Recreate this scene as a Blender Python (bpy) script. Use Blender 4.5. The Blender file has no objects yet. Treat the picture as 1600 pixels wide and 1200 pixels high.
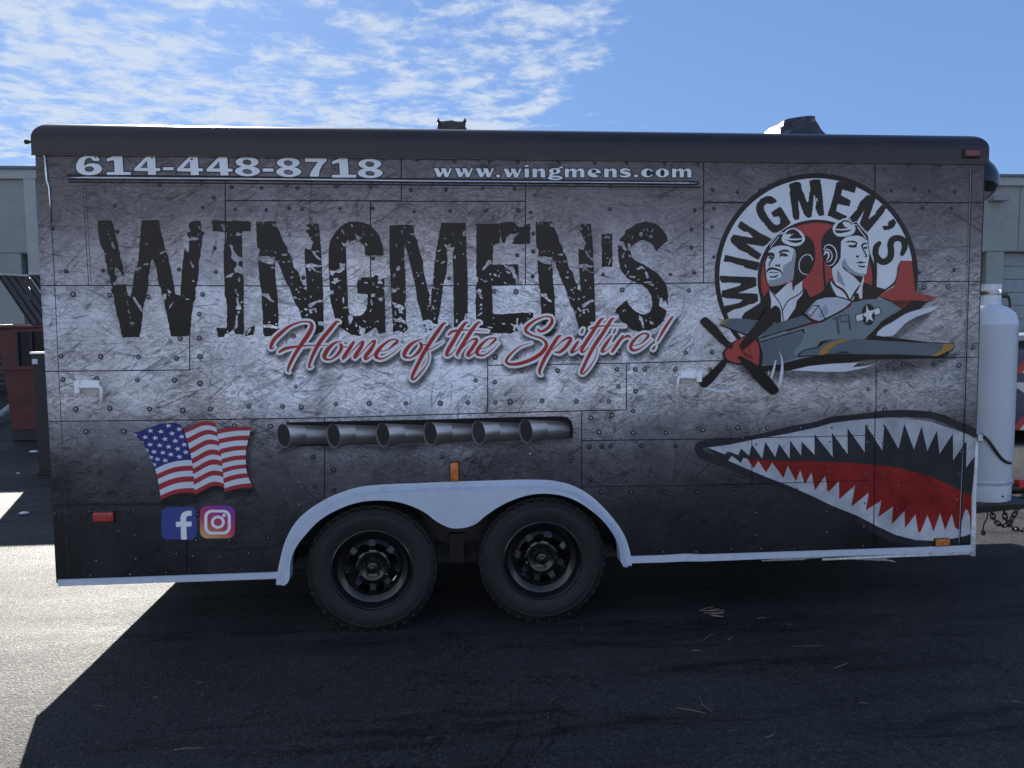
import bpy, bmesh, math, random
import numpy as np
from mathutils import Vector, Matrix, Quaternion
from mathutils.geometry import delaunay_2d_cdt
S = bpy.context.scene
C = S.collection
R = math.radians
random.seed(7)

# ------------------------------------------------------------------ camera
F, CX, CD, CH, YAW, PIT, ROL = 1200.0, -0.5615, 3.9715, 1.5962, 0.0924, 0.0779, 0.0103
cam = bpy.data.cameras.new('camera'); cam_o = bpy.data.objects.new('camera', cam); C.objects.link(cam_o)
cam.sensor_width = 36; cam.lens = 36*F/1600; cam.clip_start = .05; cam.clip_end = 3000
fw = Vector((math.sin(YAW)*math.cos(PIT), math.cos(YAW)*math.cos(PIT), -math.sin(PIT)))
rt = Vector((math.cos(YAW), -math.sin(YAW), 0)); up = rt.cross(fw)
r2 = rt*math.cos(ROL)-up*math.sin(ROL); u2 = rt*math.sin(ROL)+up*math.cos(ROL)
M = Matrix((r2, u2, -fw)).transposed().to_4x4(); M.translation = Vector((CX, -CD, CH)); cam_o.matrix_world = M
S.camera = cam_o

# ------------------------------------------------------------------ sun and sky
SUN_EL, SUN_AZ = R(23.5), R(-18.7)            # sun stands behind the trailer, a little to the left
EXPO = 1.5
S.view_settings.view_transform = 'Standard'; S.view_settings.look = 'None'
S.view_settings.gamma = 1; S.view_settings.use_curve_mapping = False; S.view_settings.exposure = EXPO
sd = Vector((math.sin(SUN_AZ)*math.cos(SUN_EL), math.cos(SUN_AZ)*math.cos(SUN_EL), math.sin(SUN_EL)))
sun = bpy.data.lights.new('sun', 'SUN'); sun.energy = 4.2; sun.angle = R(.5); sun.color = (1, .95, .87)
so = bpy.data.objects.new('sun', sun); C.objects.link(so); so.rotation_euler = sd.to_track_quat('Z', 'Y').to_euler(); so.location = (-5, 15, 12)
W = bpy.data.worlds.new('World'); S.world = W; W.use_nodes = True
wt = W.node_tree; wt.nodes.clear()
def wn(t, **k):
    n = wt.nodes.new(t)
    for a, b in k.items(): setattr(n, a, b)
    return n
def wl(a, b): wt.links.new(a, b)
def wmath(op, a, b=None, c=None):
    n = wn('ShaderNodeMath', operation=op)
    for i, v in enumerate((a, b, c)):
        if v is None: continue
        if isinstance(v, (int, float)): n.inputs[i].default_value = v
        else: wl(v, n.inputs[i])
    return n.outputs[0]
sky = wn('ShaderNodeTexSky', sky_type='NISHITA'); sky.sun_disc = False
sky.sun_elevation = SUN_EL; sky.sun_rotation = SUN_AZ; sky.air_density = 1.0; sky.dust_density = .25; sky.ozone_density = 2.2; sky.altitude = 250
tc = wn('ShaderNodeTexCoord'); sep = wn('ShaderNodeSeparateXYZ'); wl(tc.outputs['Generated'], sep.inputs[0])
zc = wmath('MAXIMUM', sep.outputs[2], .03)
cu = wmath('DIVIDE', sep.outputs[0], zc); cv = wmath('DIVIDE', sep.outputs[1], zc)
comb = wn('ShaderNodeCombineXYZ'); wl(cu, comb.inputs[0]); wl(cv, comb.inputs[1])
def wnoise(scale, detail, rough, dist, sx=1, sy=1, off=0, rot=0):
    m = wn('ShaderNodeMapping'); m.inputs['Scale'].default_value = (sx, sy, 1); m.inputs['Location'].default_value = (off, off*.7, 0); m.inputs['Rotation'].default_value = (0, 0, rot)
    wl(comb.outputs[0], m.inputs[0]); n = wn('ShaderNodeTexNoise'); wl(m.outputs[0], n.inputs[0])
    n.inputs['Scale'].default_value = scale; n.inputs['Detail'].default_value = detail; n.inputs['Roughness'].default_value = rough; n.inputs['Distortion'].default_value = dist
    return n.outputs[0]
big = wnoise(.9, 3, .5, .5, sx=1.2, sy=.7, off=3.1)
fine = wnoise(4.6, 11, .66, .18, sx=1.15, sy=1.1, off=7.4, rot=.5)
# cloud cover thins out towards the right of the view
az = wmath('DIVIDE', sep.outputs[0], wmath('MAXIMUM', sep.outputs[1], .05))
cover = wn('ShaderNodeMapRange'); wl(wmath('ADD', az, wmath('MULTIPLY', wmath('SUBTRACT', big, .5), .9)), cover.inputs[0])
cover.inputs[1].default_value = .16; cover.inputs[2].default_value = .42; cover.inputs[3].default_value = .12; cover.inputs[4].default_value = -.35
dens = wmath('ADD', wmath('ADD', wmath('MULTIPLY', fine, 1.0), wmath('MULTIPLY', big, .42)), cover.outputs[0])
cr = wn('ShaderNodeMapRange', interpolation_type='SMOOTHSTEP'); wl(dens, cr.inputs[0]); cr.inputs[1].default_value = .70; cr.inputs[2].default_value = .95
cfac = wmath('MULTIPLY', cr.outputs[0], .85)
# thin haze of the phone picture's sky: keep the blue, soften the glow round the sun
gam = wn('ShaderNodeGamma'); wl(sky.outputs[0], gam.inputs[0]); gam.inputs[1].default_value = .40
sc = wn('ShaderNodeMix', data_type='RGBA', blend_type='MULTIPLY'); sc.inputs[0].default_value = 1; wl(gam.outputs[0], sc.inputs[6]); sc.inputs[7].default_value = (.61, .93, 1.55, 1)
mx = wn('ShaderNodeMix', data_type='RGBA'); wl(cfac, mx.inputs[0]); wl(sc.outputs[2], mx.inputs[6]); mx.inputs[7].default_value = (2.85, 3.2, 3.7, 1)
bg = wn('ShaderNodeBackground'); wl(mx.outputs[2], bg.inputs[0]); bg.inputs[1].default_value = .085
wo = wn('ShaderNodeOutputWorld'); wl(bg.outputs[0], wo.inputs[0])

# ------------------------------------------------------------------ materials
MATS = {}
def nodes(name):
    m = bpy.data.materials.new(name); m.use_nodes = True; nt = m.node_tree
    b = nt.nodes['Principled BSDF']; return m, nt, b
class NT:
    def __init__(s, nt): s.nt = nt
    def n(s, t, **k):
        n = s.nt.nodes.new(t)
        for a, b in k.items(): setattr(n, a, b)
        return n
    def l(s, a, b): s.nt.links.new(a, b)
    def m(s, op, *a, clamp=False):
        n = s.n('ShaderNodeMath', operation=op); n.use_clamp = clamp
        for i, v in enumerate(a):
            if isinstance(v, (int, float)): n.inputs[i].default_value = v
            else: s.l(v, n.inputs[i])
        return n.outputs[0]
    def noise(s, vec, scale, detail=4, rough=.55, dist=0, mp=None, rot=0, out=0):
        if rot:
            q = s.n('ShaderNodeMapping'); q.inputs['Rotation'].default_value = (0, rot, 0); s.l(vec, q.inputs[0]); vec = q.outputs[0]
        if mp:
            q = s.n('ShaderNodeMapping'); q.inputs['Scale'].default_value = mp; s.l(vec, q.inputs[0]); vec = q.outputs[0]
        t = s.n('ShaderNodeTexNoise'); s.l(vec, t.inputs[0]); t.inputs['Scale'].default_value = scale
        t.inputs['Detail'].default_value = detail; t.inputs['Roughness'].default_value = rough; t.inputs['Distortion'].default_value = dist
        return t.outputs[out]
    def ramp(s, fac, pts, interp='LINEAR'):
        r = s.n('ShaderNodeValToRGB'); s.l(fac, r.inputs[0]); e = r.color_ramp.elements; r.color_ramp.interpolation = interp
        while len(e) > 1: e.remove(e[-1])
        for i, (p, c) in enumerate(pts):
            if isinstance(c, (int, float)): c = (c, c, c)
            if i == 0: e[0].position = p; e[0].color = (*c, 1)
            else: q = e.new(p); q.color = (*c, 1)
        return r.outputs[0]
    def mix(s, fac, a, b, blend='MIX'):
        x = s.n('ShaderNodeMix', data_type='RGBA', blend_type=blend)
        for i, v in ((0, fac), (6, a), (7, b)):
            if isinstance(v, (int, float)): x.inputs[i].default_value = v if i == 0 else (v, v, v, 1)
            elif isinstance(v, tuple): x.inputs[i].default_value = (*v, 1)
            else: s.l(v, x.inputs[i])
        return x.outputs[2]
    def bump(s, h, strength, dist, b):
        q = s.n('ShaderNodeBump'); q.inputs['Strength'].default_value = strength; q.inputs['Distance'].default_value = dist
        s.l(h, q.inputs['Height']); s.l(q.outputs[0], b.inputs['Normal'])
def mat(name, col, rough=.5, metal=0, var=.12, scale=6, bump=0, bscale=60, coat=0, spec=.5, dirt=0, coords='Object'):
    if name in MATS: return MATS[name]
    m, nt, b = nodes(name); N = NT(nt)
    t = N.n('ShaderNodeTexCoord').outputs[coords]
    f = N.noise(t, scale, 5, .6)
    c = N.mix(N.ramp(f, [(.3, 0), (.7, 1)]), tuple(x*(1-var) for x in col), tuple(min(1, x*(1+var)) for x in col))
    if dirt:
        g = N.noise(t, scale*2.3, 7, .7, .4); c = N.mix(N.m('MULTIPLY', N.ramp(g, [(.5, 0), (.68, 1)]), dirt), c, tuple(x*.45 for x in col))
    N.l(c, b.inputs['Base Color'])
    rr = N.m('ADD', N.m('MULTIPLY', f, .2), rough-.1); N.l(rr, b.inputs['Roughness'])
    b.inputs['Metallic'].default_value = metal; b.inputs['Coat Weight'].default_value = coat; b.inputs['Specular IOR Level'].default_value = spec
    if bump: N.bump(N.noise(t, bscale, 4, .6), bump, .004, b)
    MATS[name] = m; return m

def metal_print(N, P):
    """colour of the scuffed-metal artwork printed on the wrap, with some reflected light painted in, by place on the trailer side (metres)"""
    sp = N.n('ShaderNodeSeparateXYZ'); N.l(P, sp.inputs[0]); x, z = sp.outputs[0], sp.outputs[2]
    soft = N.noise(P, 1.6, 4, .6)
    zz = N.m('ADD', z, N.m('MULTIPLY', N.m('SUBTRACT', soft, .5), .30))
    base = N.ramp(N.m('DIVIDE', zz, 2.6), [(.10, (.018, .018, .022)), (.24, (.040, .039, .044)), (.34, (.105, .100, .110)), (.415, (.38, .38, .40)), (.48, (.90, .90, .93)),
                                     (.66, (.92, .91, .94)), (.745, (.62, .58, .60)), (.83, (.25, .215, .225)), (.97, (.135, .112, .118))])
    base = N.mix(1, base, N.ramp(N.m('ADD', N.m('DIVIDE', x, 5.0), .5), [(.0, .62), (.14, .86), (.28, 1.08), (.50, 1.02), (.64, .80), (.80, .62), (.97, .46)]), 'MULTIPLY')  # brightness along the length: print gradient plus reflections put into the colour
    # large cloudy wear
    g = N.noise(P, 3.2, 8, .72, .6)
    base = N.mix(1, base, N.ramp(g, [(.30, .50), (.5, 1.05), (.70, 1.45)]), 'MULTIPLY')
    # crackled etching: thin contour lines of a detailed noise
    e = N.noise(P, 19, 8, .74, .9, (.8, 1, 1.5)); k = N.m('ABSOLUTE', N.m('SUBTRACT', e, .5))
    dens = N.ramp(N.noise(P, 2.1, 3, .6, .2), [(.34, .35), (.62, 1)])
    base = N.mix(N.m('MULTIPLY', N.ramp(k, [(.0, .9), (.020, .55), (.040, 0)]), dens), base, N.mix(1, base, .22, 'MULTIPLY'))
    e2 = N.noise(P, 42, 6, .7, .4, (1, 1, 2.2)); base = N.mix(N.ramp(e2, [(.33, .75), (.42, .0)]), base, N.mix(1, base, .35, 'MULTIPLY'))
    base = N.mix(N.ramp(e2, [(.60, 0), (.74, .45)]), base, N.mix(1, base, 1.55, 'MULTIPLY'))
    # long scratches in several directions
    for i, (rot, sc, th, dk) in enumerate(((.62, 2.3, .016, .85), (-.35, 2.6, .014, .8), (.2, 2.9, .014, .8), (.47, 1.0, .011, .9), (-.55, 1.3, .009, .85), (.05, .9, .008, .8), (1.25, .8, .008, .8), (-.2, 1.6, .009, .8), (.78, 1.1, .008, .8))):
        n1 = N.noise(P, 2.4*sc, 2, .4, .0, (.30, 1, 3.8), rot+.0); kk = N.m('ABSOLUTE', N.m('SUBTRACT', n1, (.44+.02*(i % 6))))
        gate = N.ramp(N.noise(P, 1.7+i*.37, 3, .7, 0, (1, 1, 1), i*1.3), [(.49, 0), (.56, 1)])
        base = N.mix(N.m('MULTIPLY', N.ramp(kk, [(0, dk), (th, 0)]), gate), base, N.mix(1, base, .25, 'MULTIPLY'))
    # fine brushed lines along the length, here and there
    br = N.noise(P, 30, 3, .7, 0, (.05, 1, 4.5)); gate = N.ramp(N.noise(P, 1.1, 3, .6, 0, (.5, 1, 2.6)), [(.50, 0), (.62, 1)])
    base = N.mix(N.m('MULTIPLY', N.ramp(br, [(.30, .8), (.47, 0)]), gate), base, N.mix(1, base, .45, 'MULTIPLY'))
    # pale worn spots and a faint warm/blue tint
    base = N.mix(N.ramp(N.noise(P, 9, 6, .7, .8), [(.62, 0), (.75, .25)]), base, N.mix(1, base, 1.4, 'MULTIPLY'))
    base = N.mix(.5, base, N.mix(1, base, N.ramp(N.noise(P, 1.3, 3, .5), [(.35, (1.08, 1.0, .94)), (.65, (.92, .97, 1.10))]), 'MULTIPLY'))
    return base
def wrap_mat():
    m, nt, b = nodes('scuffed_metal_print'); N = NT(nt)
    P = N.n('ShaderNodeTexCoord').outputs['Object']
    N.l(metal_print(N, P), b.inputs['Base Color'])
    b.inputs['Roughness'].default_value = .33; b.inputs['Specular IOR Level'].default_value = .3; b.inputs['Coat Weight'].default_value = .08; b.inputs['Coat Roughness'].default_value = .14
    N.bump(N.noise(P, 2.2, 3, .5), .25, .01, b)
    return m
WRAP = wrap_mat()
def vinyl(name, col, grunge=.0, rough=.3, pure=False):
    if name in MATS: return MATS[name]
    m, nt, b = nodes(name); N = NT(nt); P = N.n('ShaderNodeTexCoord').outputs['Object']
    c = N.mix(N.ramp(N.noise(P, 4, 6, .65, .3), [(.3, 0), (.7, 1)]), tuple(x*(1-.10-grunge) for x in col), tuple(min(1, x*(1.05+grunge*.3)) for x in col))
    if grunge: c = N.mix(N.ramp(N.noise(P, 26, 7, .7, .5), [(.30, grunge*1.6), (.45, 0)]), c, tuple(x*.5 for x in col))
    N.l(c, b.inputs['Base Color']); b.inputs['Roughness'].default_value = rough; b.inputs['Specular IOR Level'].default_value = .16; b.inputs['Coat Weight'].default_value = .03; b.inputs['Coat Roughness'].default_value = .16
    N.bump(N.noise(P, 2.2, 3, .5), .25, .01, b)
    MATS[name] = m; return m
def alpha_vinyl(name, a, col=(.004, .004, .006)):
    if name in MATS: return MATS[name]
    m, nt, b = nodes(name); N = NT(nt)
    b.inputs['Base Color'].default_value = (*col, 1); b.inputs['Roughness'].default_value = .35; b.inputs['Alpha'].default_value = a
    MATS[name] = m; return m

# ------------------------------------------------------------------ objects and labels
def tag(o, label=None, cat=None, group=None, kind=None):
    for k, v in (('label', label), ('category', cat), ('group', group), ('kind', kind)):
        if v: o[k] = v
    return o
def thing(name, loc, label, cat, group=None):
    o = bpy.data.objects.new(name, None); C.objects.link(o); o.location = loc; o.empty_display_size = .1
    bpy.context.view_layer.update(); return tag(o, label, cat, group)
def link(name, me, parent=None, m=None, smooth=None):
    o = bpy.data.objects.new(name, me); C.objects.link(o)
    if m is not None: me.materials.append(m)
    if smooth:
        for p in me.polygons: p.use_smooth = True
    if parent is not None:
        o.parent = parent; o.matrix_parent_inverse = world(parent).inverted()
    return o
def world(o):
    m = o.matrix_basis
    if o.parent is not None: m = world(o.parent) @ o.matrix_parent_inverse @ m
    return m
def bm_obj(name, bm, m, parent=None, smooth=False, sharp=None):
    me = bpy.data.meshes.new(name); bmesh.ops.recalc_face_normals(bm, faces=bm.faces); bm.to_mesh(me); bm.free()
    o = link(name, me, parent, m, smooth)
    if smooth and sharp is not None: me.set_sharp_from_angle(angle=R(sharp))
    return o
def box(bm, x0, x1, y0, y1, z0, z1, bev=0, seg=2, mi=0, mw=None):
    r = bmesh.ops.create_cube(bm, size=1)['verts']
    bmesh.ops.scale(bm, vec=(x1-x0, y1-y0, z1-z0), verts=r); bmesh.ops.translate(bm, vec=((x0+x1)/2, (y0+y1)/2, (z0+z1)/2), verts=r)
    if mw is not None: bmesh.ops.transform(bm, matrix=mw, verts=r)
    fs = set(f for v in r for f in v.link_faces)
    for f in fs: f.material_index = mi
    if bev:
        es = list(set(e for v in r for e in v.link_edges)); bmesh.ops.bevel(bm, geom=es, offset=bev, segments=seg, affect='EDGES', profile=.5)
def tube(bm, pts, rad, seg=8, cap=True, closed=False):
    pts = [Vector(p) for p in pts]; n = len(pts); rings = []
    if isinstance(rad, (int, float)): rad = [rad]*n
    prev = None
    for i, p in enumerate(pts):
        a = pts[(i-1) % n] if (closed or i > 0) else p; b = pts[(i+1) % n] if (closed or i < n-1) else p
        t = (b-a).normalized()
        if prev is None:
            q = Vector((0, 0, 1)) if abs(t.z) < .9 else Vector((1, 0, 0)); nx = t.cross(q).normalized()
        else: nx = (prev - t*prev.dot(t)).normalized()
        prev = nx; ny = t.cross(nx)
        rings.append([bm.verts.new(p+(nx*math.cos(2*math.pi*k/seg)+ny*math.sin(2*math.pi*k/seg))*rad[i]) for k in range(seg)])
    for i in range(n if closed else n-1):
        A, B = rings[i], rings[(i+1) % n]
        for k in range(seg): bm.faces.new((A[k], A[(k+1) % seg], B[(k+1) % seg], B[k]))
    if cap and not closed: bm.faces.new(rings[0][::-1]); bm.faces.new(rings[-1])
def lathe(bm, prof, seg=48, axis='Z', origin=(0, 0, 0), closed=False):
    """prof: (radius, height) pairs"""
    o = Vector(origin); rings = []
    for r, h in prof:
        ring = []
        for k in range(seg):
            a = 2*math.pi*k/seg; c, s = math.cos(a)*r, math.sin(a)*r
            ring.append(bm.verts.new(o+(Vector((c, s, h)) if axis == 'Z' else Vector((c, h, s)) if axis == 'Y' else Vector((h, c, s)))))
        rings.append(ring)
    n = len(rings)
    for i in range(n if closed else n-1):
        A, B = rings[i], rings[(i+1) % n]
        for k in range(seg): bm.faces.new((A[k], A[(k+1) % seg], B[(k+1) % seg], B[k]))
    return rings

# ------------------------------------------------------------------ the flat artwork: drawn in artwork units, laid on the trailer's side wall (plane y = 0)
_cr, _sr, _cp, _sp, _cy, _sy = math.cos(ROL), math.sin(ROL), math.cos(PIT), math.sin(PIT), math.cos(YAW), math.sin(YAW)
def ray(u, v):
    a, b = (u-800)/F, -(v-600)/F
    x = _cr*a+_sr*b; q = -_sr*a+_cr*b; ry = _cp+_sp*q; rz = -_sp+_cp*q
    return _cy*x+_sy*ry, -_sy*x+_cy*ry, rz
def A(u, v, y=0.0):
    """artwork units -> (x, z) on a plane parallel to the side wall"""
    dx, dy, dz = ray(u, v); t = (y+CD)/dy
    return CX+dx*t, CH+dz*t
def G(u, v):
    dx, dy, dz = ray(u, v); t = -CH/dz
    return CX+dx*t, -CD+dy*t
def Z(ox, oy, s, pts): return [(ox+p[0]/s, oy+p[1]/s)+tuple(x/s for x in p[2:]) for p in pts]
def smooth(pts, closed=False, n=6):
    out = []; L = len(pts)
    for i in range(L if closed else L-1):
        P = [pts[(i+k) % L] if closed else pts[max(0, min(L-1, i+k))] for k in (-1, 0, 1, 2)]
        for j in range(n):
            t = j/n
            out.append(tuple(.5*((2*b)+(-a+c)*t+(2*a-5*b+4*c-d)*t*t+(-a+3*b-3*c+d)*t**3) for a, b, c, d in zip(*P)))
    if not closed: out.append(pts[-1])
    return out
def stroke(pts, w=None, extra=0, sm=True, n=6, closed=False):
    """pts: (x, y[, width]); returns one outline polygon with round ends"""
    pts = [p if len(p) > 2 else (p[0], p[1], w) for p in pts]
    if sm and len(pts) > 2: pts = smooth(pts, closed, n)
    Lf, Rt = [], []
    for i, p in enumerate(pts):
        a = pts[max(0, i-1)]; b = pts[min(len(pts)-1, i+1)]
        if closed: a = pts[i-1]; b = pts[(i+1) % len(pts)]
        dx, dy = b[0]-a[0], b[1]-a[1]; d = math.hypot(dx, dy) or 1; h = max(p[2]/2+extra, .1)
        Lf.append((p[0]-dy/d*h, p[1]+dx/d*h)); Rt.append((p[0]+dy/d*h, p[1]-dx/d*h))
    if closed: return Lf, Rt
    return Lf + _c(pts[-1], pts[-2], extra, 1) + Rt[::-1] + _c(pts[0], pts[1], extra, 1)
def _c(p, q, extra, sgn):
    """round end at p, walking away from q, from the left side to the right side"""
    a0 = math.atan2(p[1]-q[1], p[0]-q[0]); h = max(p[2]/2+extra, .1)
    return [(p[0]+h*math.cos(a0+math.pi/2-math.pi*j/6), p[1]+h*math.sin(a0+math.pi/2-math.pi*j/6)) for j in range(1, 6)]
def ell(cx, cy, rx, ry, n=28, rot=0):
    c, s = math.cos(rot), math.sin(rot)
    return [(cx+rx*math.cos(t)*c-ry*math.sin(t)*s, cy+rx*math.cos(t)*s+ry*math.sin(t)*c) for t in (2*math.pi*k/n for k in range(n))]
def rrect(x0, y0, x1, y1, r, n=6):
    o = []
    for cx, cy, a in ((x1-r, y1-r, 0), (x0+r, y1-r, 90), (x0+r, y0+r, 180), (x1-r, y0+r, 270)):
        o += [(cx+r*math.cos(R(a+90*k/n)), cy+r*math.sin(R(a+90*k/n))) for k in range(n+1)]
    return o
def rect(x0, y0, x1, y1): return [(x0, y0), (x1, y0), (x1, y1), (x0, y1)]
def area(p): return .5*sum(p[i-1][0]*p[i][1]-p[i][0]*p[i-1][1] for i in range(len(p)))
def grow(p, d):
    """move a closed outline outwards by d"""
    s = 1 if area(p) > 0 else -1; n = len(p); o = []
    for i in range(n):
        a, b, c = p[i-1], p[i], p[(i+1) % n]
        e1 = Vector((b[0]-a[0], b[1]-a[1])); e2 = Vector((c[0]-b[0], c[1]-b[1]))
        if e1.length < 1e-6 or e2.length < 1e-6: continue
        e1.normalize(); e2.normalize(); n1 = Vector((e1.y, -e1.x))*s; n2 = Vector((e2.y, -e2.x))*s
        m = n1+n2
        if m.length < .3: m = n1
        else: m = m*(1/max(.45, m.dot(m)/2))
        o.append((b[0]+m.x*d, b[1]+m.y*d))
    return o
def rough(p, amp=.7, step=3.2, rnd=random):
    o = []
    for i in range(len(p)):
        a, b = p[i-1], p[i]; d = math.hypot(b[0]-a[0], b[1]-a[1]); k = max(1, int(d/step))
        for j in range(k):
            t = j/k; o.append((a[0]+(b[0]-a[0])*t+(rnd.uniform(-amp, amp) if j else 0), a[1]+(b[1]-a[1])*t+(rnd.uniform(-amp, amp) if j else 0)))
    return o
def chip(cx, cy, rx, ry=None, rot=None, rnd=random):
    ry = ry or rx*rnd.uniform(.4, .9); rot = rnd.uniform(0, 3.1) if rot is None else rot; n = rnd.randint(6, 9); c, s = math.cos(rot), math.sin(rot); o = []
    for k in range(n):
        t = 2*math.pi*(k+rnd.uniform(-.3, .3))/n; q = rnd.uniform(.55, 1.2); a, b = rx*q*math.cos(t), ry*q*math.sin(t); o.append((cx+a*c-b*s, cy+a*s+b*c))
    return o
def inside(px, py, poly):
    """non-zero winding test for arrays of points"""
    w = np.zeros(len(px), int); P = np.asarray(poly, float); Q = np.roll(P, -1, 0)
    mnx, mny = P.min(0); mxx, mxy = P.max(0)
    sel = np.where((px >= mnx) & (px <= mxx) & (py >= mny) & (py <= mxy))[0]
    if not len(sel): return w.astype(bool)
    x, y = px[sel][:, None], py[sel][:, None]
    x0, y0, x1, y1 = P[:, 0][None], P[:, 1][None], Q[:, 0][None], Q[:, 1][None]
    side = (x1-x0)*(y-y0)-(x-x0)*(y1-y0)
    w[sel] = ((y0 <= y) & (y1 > y) & (side > 0)).sum(1)-((y0 > y) & (y1 <= y) & (side < 0)).sum(1)
    return w != 0
def region(adds, subs=(), clip=None):
    vs, es = [], []
    for p in list(adds)+list(subs)+([clip] if clip else []):
        p = [(q[0], q[1]) for q in p]; b = len(vs); vs += [Vector(q) for q in p]; es += [(b+i, b+(i+1) % len(p)) for i in range(len(p))]
    V, E, Fc, *_ = delaunay_2d_cdt(vs, es, [], 0, 1e-4, False)
    V = np.array([tuple(v) for v in V]); T = np.array([f for f in Fc if len(f) == 3])
    c = V[T].mean(1); px, py = c[:, 0], c[:, 1]
    k = np.zeros(len(T), bool)
    for p in adds: k |= inside(px, py, p)
    for p in subs: k &= ~inside(px, py, p)
    if clip: k &= inside(px, py, clip)
    return V, T[k]
YOFF = -.0045
def decal(name, adds, m, layer, parent, subs=(), clip=None, y=None, label=None, thick=0):
    V, T = region(adds, subs, clip); y = YOFF-.0005*layer if y is None else y
    used = sorted(set(T.flatten().tolist())); idx = {u: i for i, u in enumerate(used)}
    vv = []
    for u in used:
        x, z = A(V[u][0], V[u][1], y); vv.append((x, y, z))
    ff = []
    for t in T:
        f = [idx[int(q)] for q in t]; a, b, c = (vv[q] for q in f)
        if (b[0]-a[0])*(c[2]-a[2])-(c[0]-a[0])*(b[2]-a[2]) < 0: f.reverse()      # face the viewer (-y)
        ff.append(f)
    me = bpy.data.meshes.new(name); me.from_pydata(vv, [], ff); me.update()
    o = link(name, me, parent, m)
    if label: o['label'] = label
    if thick:
        s = o.modifiers.new('thickness', 'SOLIDIFY'); s.thickness = thick; s.offset = -1
    return o

# ------------------------------------------------------------------ ground
def asphalt():
    m, nt, b = nodes('asphalt'); N = NT(nt); P = N.n('ShaderNodeTexCoord').outputs['Object']
    g = N.n('ShaderNodeTexVoronoi'); g.inputs['Scale'].default_value = 95; N.l(P, g.inputs[0])
    col = N.ramp(g.outputs['Distance'], [(.0, .062), (.35, .050), (.7, .034)])
    hs = N.n('ShaderNodeSeparateColor'); N.l(g.outputs['Color'], hs.inputs[0])
    c = N.mix(1, col, N.ramp(hs.outputs[0], [(0, (.7, .72, .78)), (.5, (.95, .96, 1)), (.85, (1.12, 1.1, 1.07)), (1, (1.7, 1.65, 1.55))]), 'MULTIPLY')
    c = N.mix(1, c, N.ramp(N.noise(P, .9, 6, .65, .3), [(.3, .75), (.7, 1.2)]), 'MULTIPLY')
    # rubbed tyre streaks running with the trailer
    s = N.noise(P, 1.0, 6, .7, .15, (.25, 3.2, 1)); f2 = N.noise(P, 9, 5, .7, 0, (.35, 1.6, 1))
    c = N.mix(N.m('MULTIPLY', N.ramp(s, [(.47, 0), (.57, .95)]), N.ramp(f2, [(.40, 0), (.6, 1)])), c, N.mix(1, c, .32, 'MULTIPLY'))
    c = N.mix(1, c, N.ramp(N.noise(P, .35, 5, .6, .8), [(.38, .72), (.5, 1.0), (.66, 1.25)]), 'MULTIPLY')
    cr_ = N.m('ABSOLUTE', N.m('SUBTRACT', N.noise(P, .55, 6, .62, .6), .5)); c = N.mix(N.ramp(cr_, [(0, .8), (.0016, 0)]), c, .006)
    N.l(c, b.inputs['Base Color'])
    pale = N.ramp(N.noise(P, .7, 5, .6, .2, (.3, 2.4, 1)), [(.45, .62), (.62, .54)]); N.l(pale, b.inputs['Roughness'])
    N.l(N.ramp(hs.outputs[1], [(0, .14), (.5, .20), (.85, .28), (1, .5)]), b.inputs['Specular IOR Level'])
    h = N.m('ADD', N.m('MULTIPLY', N.m('SUBTRACT', 1.0, g.outputs['Distance']), .7), N.m('MULTIPLY', N.noise(P, 260, 3, .7), .8))
    N.bump(h, .85, .008, b)
    return m
bm = bmesh.new(); n = 24
xs = [-900, -300, -100, -40]+[-20+2*i for i in range(21)]+[40, 100, 300, 900]
ys = [-900, -300, -100, -40, -20]+[-10+2*i for i in range(22)]+[60, 120, 300, 900]
gv = [[bm.verts.new((x, y, (.006*math.sin(x*1.1+y*.7)-.006 if abs(x) < 21 and abs(y) < 35 else -.006))) for x in xs] for y in ys]
for j in range(len(ys)-1):
    for i in range(len(xs)-1): bm.faces.new((gv[j][i], gv[j][i+1], gv[j+1][i+1], gv[j+1][i]))
tag(bm_obj('ground', bm, asphalt(), smooth=True), kind='structure')

# ================================================================== the trailer
XL, XR, WID, ZB, ZC, ZT = -2.5, 2.38, 2.02, .31, 2.44, 2.592
T = thing('food_trailer', (0, 1.0, 0), 'long black and grey tandem-axle food trailer covered in a riveted metal print', 'food trailer')
BLK = mat('black_paint', (.012, .012, .014), .35, var=.2, coat=.2, dirt=.2)
DARK = mat('dark_steel', (.02, .02, .022), .6, var=.3)  # even dark steel shared by underframe, axles and small fittings
WHITE = mat('white_painted_metal', (.53, .60, .71), .32, var=.05, scale=9, dirt=.18, coat=.15)
SILVER = mat('dull_silver', (.55, .56, .58), .3, 1, var=.2, scale=12, dirt=.3)
CHROME = mat('chrome', (.75, .76, .78), .12, 1, var=.1)

# wheel opening under the fender (artwork units)
f_out = Z(400, 700, 4, [(125, 855), (130, 800), (150, 700), (180, 590), (230, 490), (300, 410), (400, 340), (500, 290), (640, 245), (800, 228), (1000, 220), (1240, 210), (1480, 203)]) + \
        Z(700, 700, 4, [(430, 198), (560, 198), (660, 205), (780, 235), (880, 290), (960, 360), (1040, 450), (1100, 540), (1130, 620), (1145, 690), (1150, 735)])
f_in = Z(700, 700, 4, [(1128, 748), (1085, 720), (1075, 640), (1060, 580), (1000, 490), (920, 410), (820, 340), (720, 300), (600, 285), (480, 300), (350, 350), (240, 420), (180, 470), (120, 495), (50, 503)]) + \
       Z(400, 700, 4, [(1200, 495), (1130, 460), (1050, 400), (950, 355), (850, 332), (740, 328), (620, 345), (500, 390), (400, 450), (320, 530), (250, 620), (215, 710), (205, 830), (165, 862)])
well = [(u+(3 if u < 700 else -3), v+3) for u, v in f_out]
well = [(well[0][0], 960)]+well+[(well[-1][0], 960)]

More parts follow.
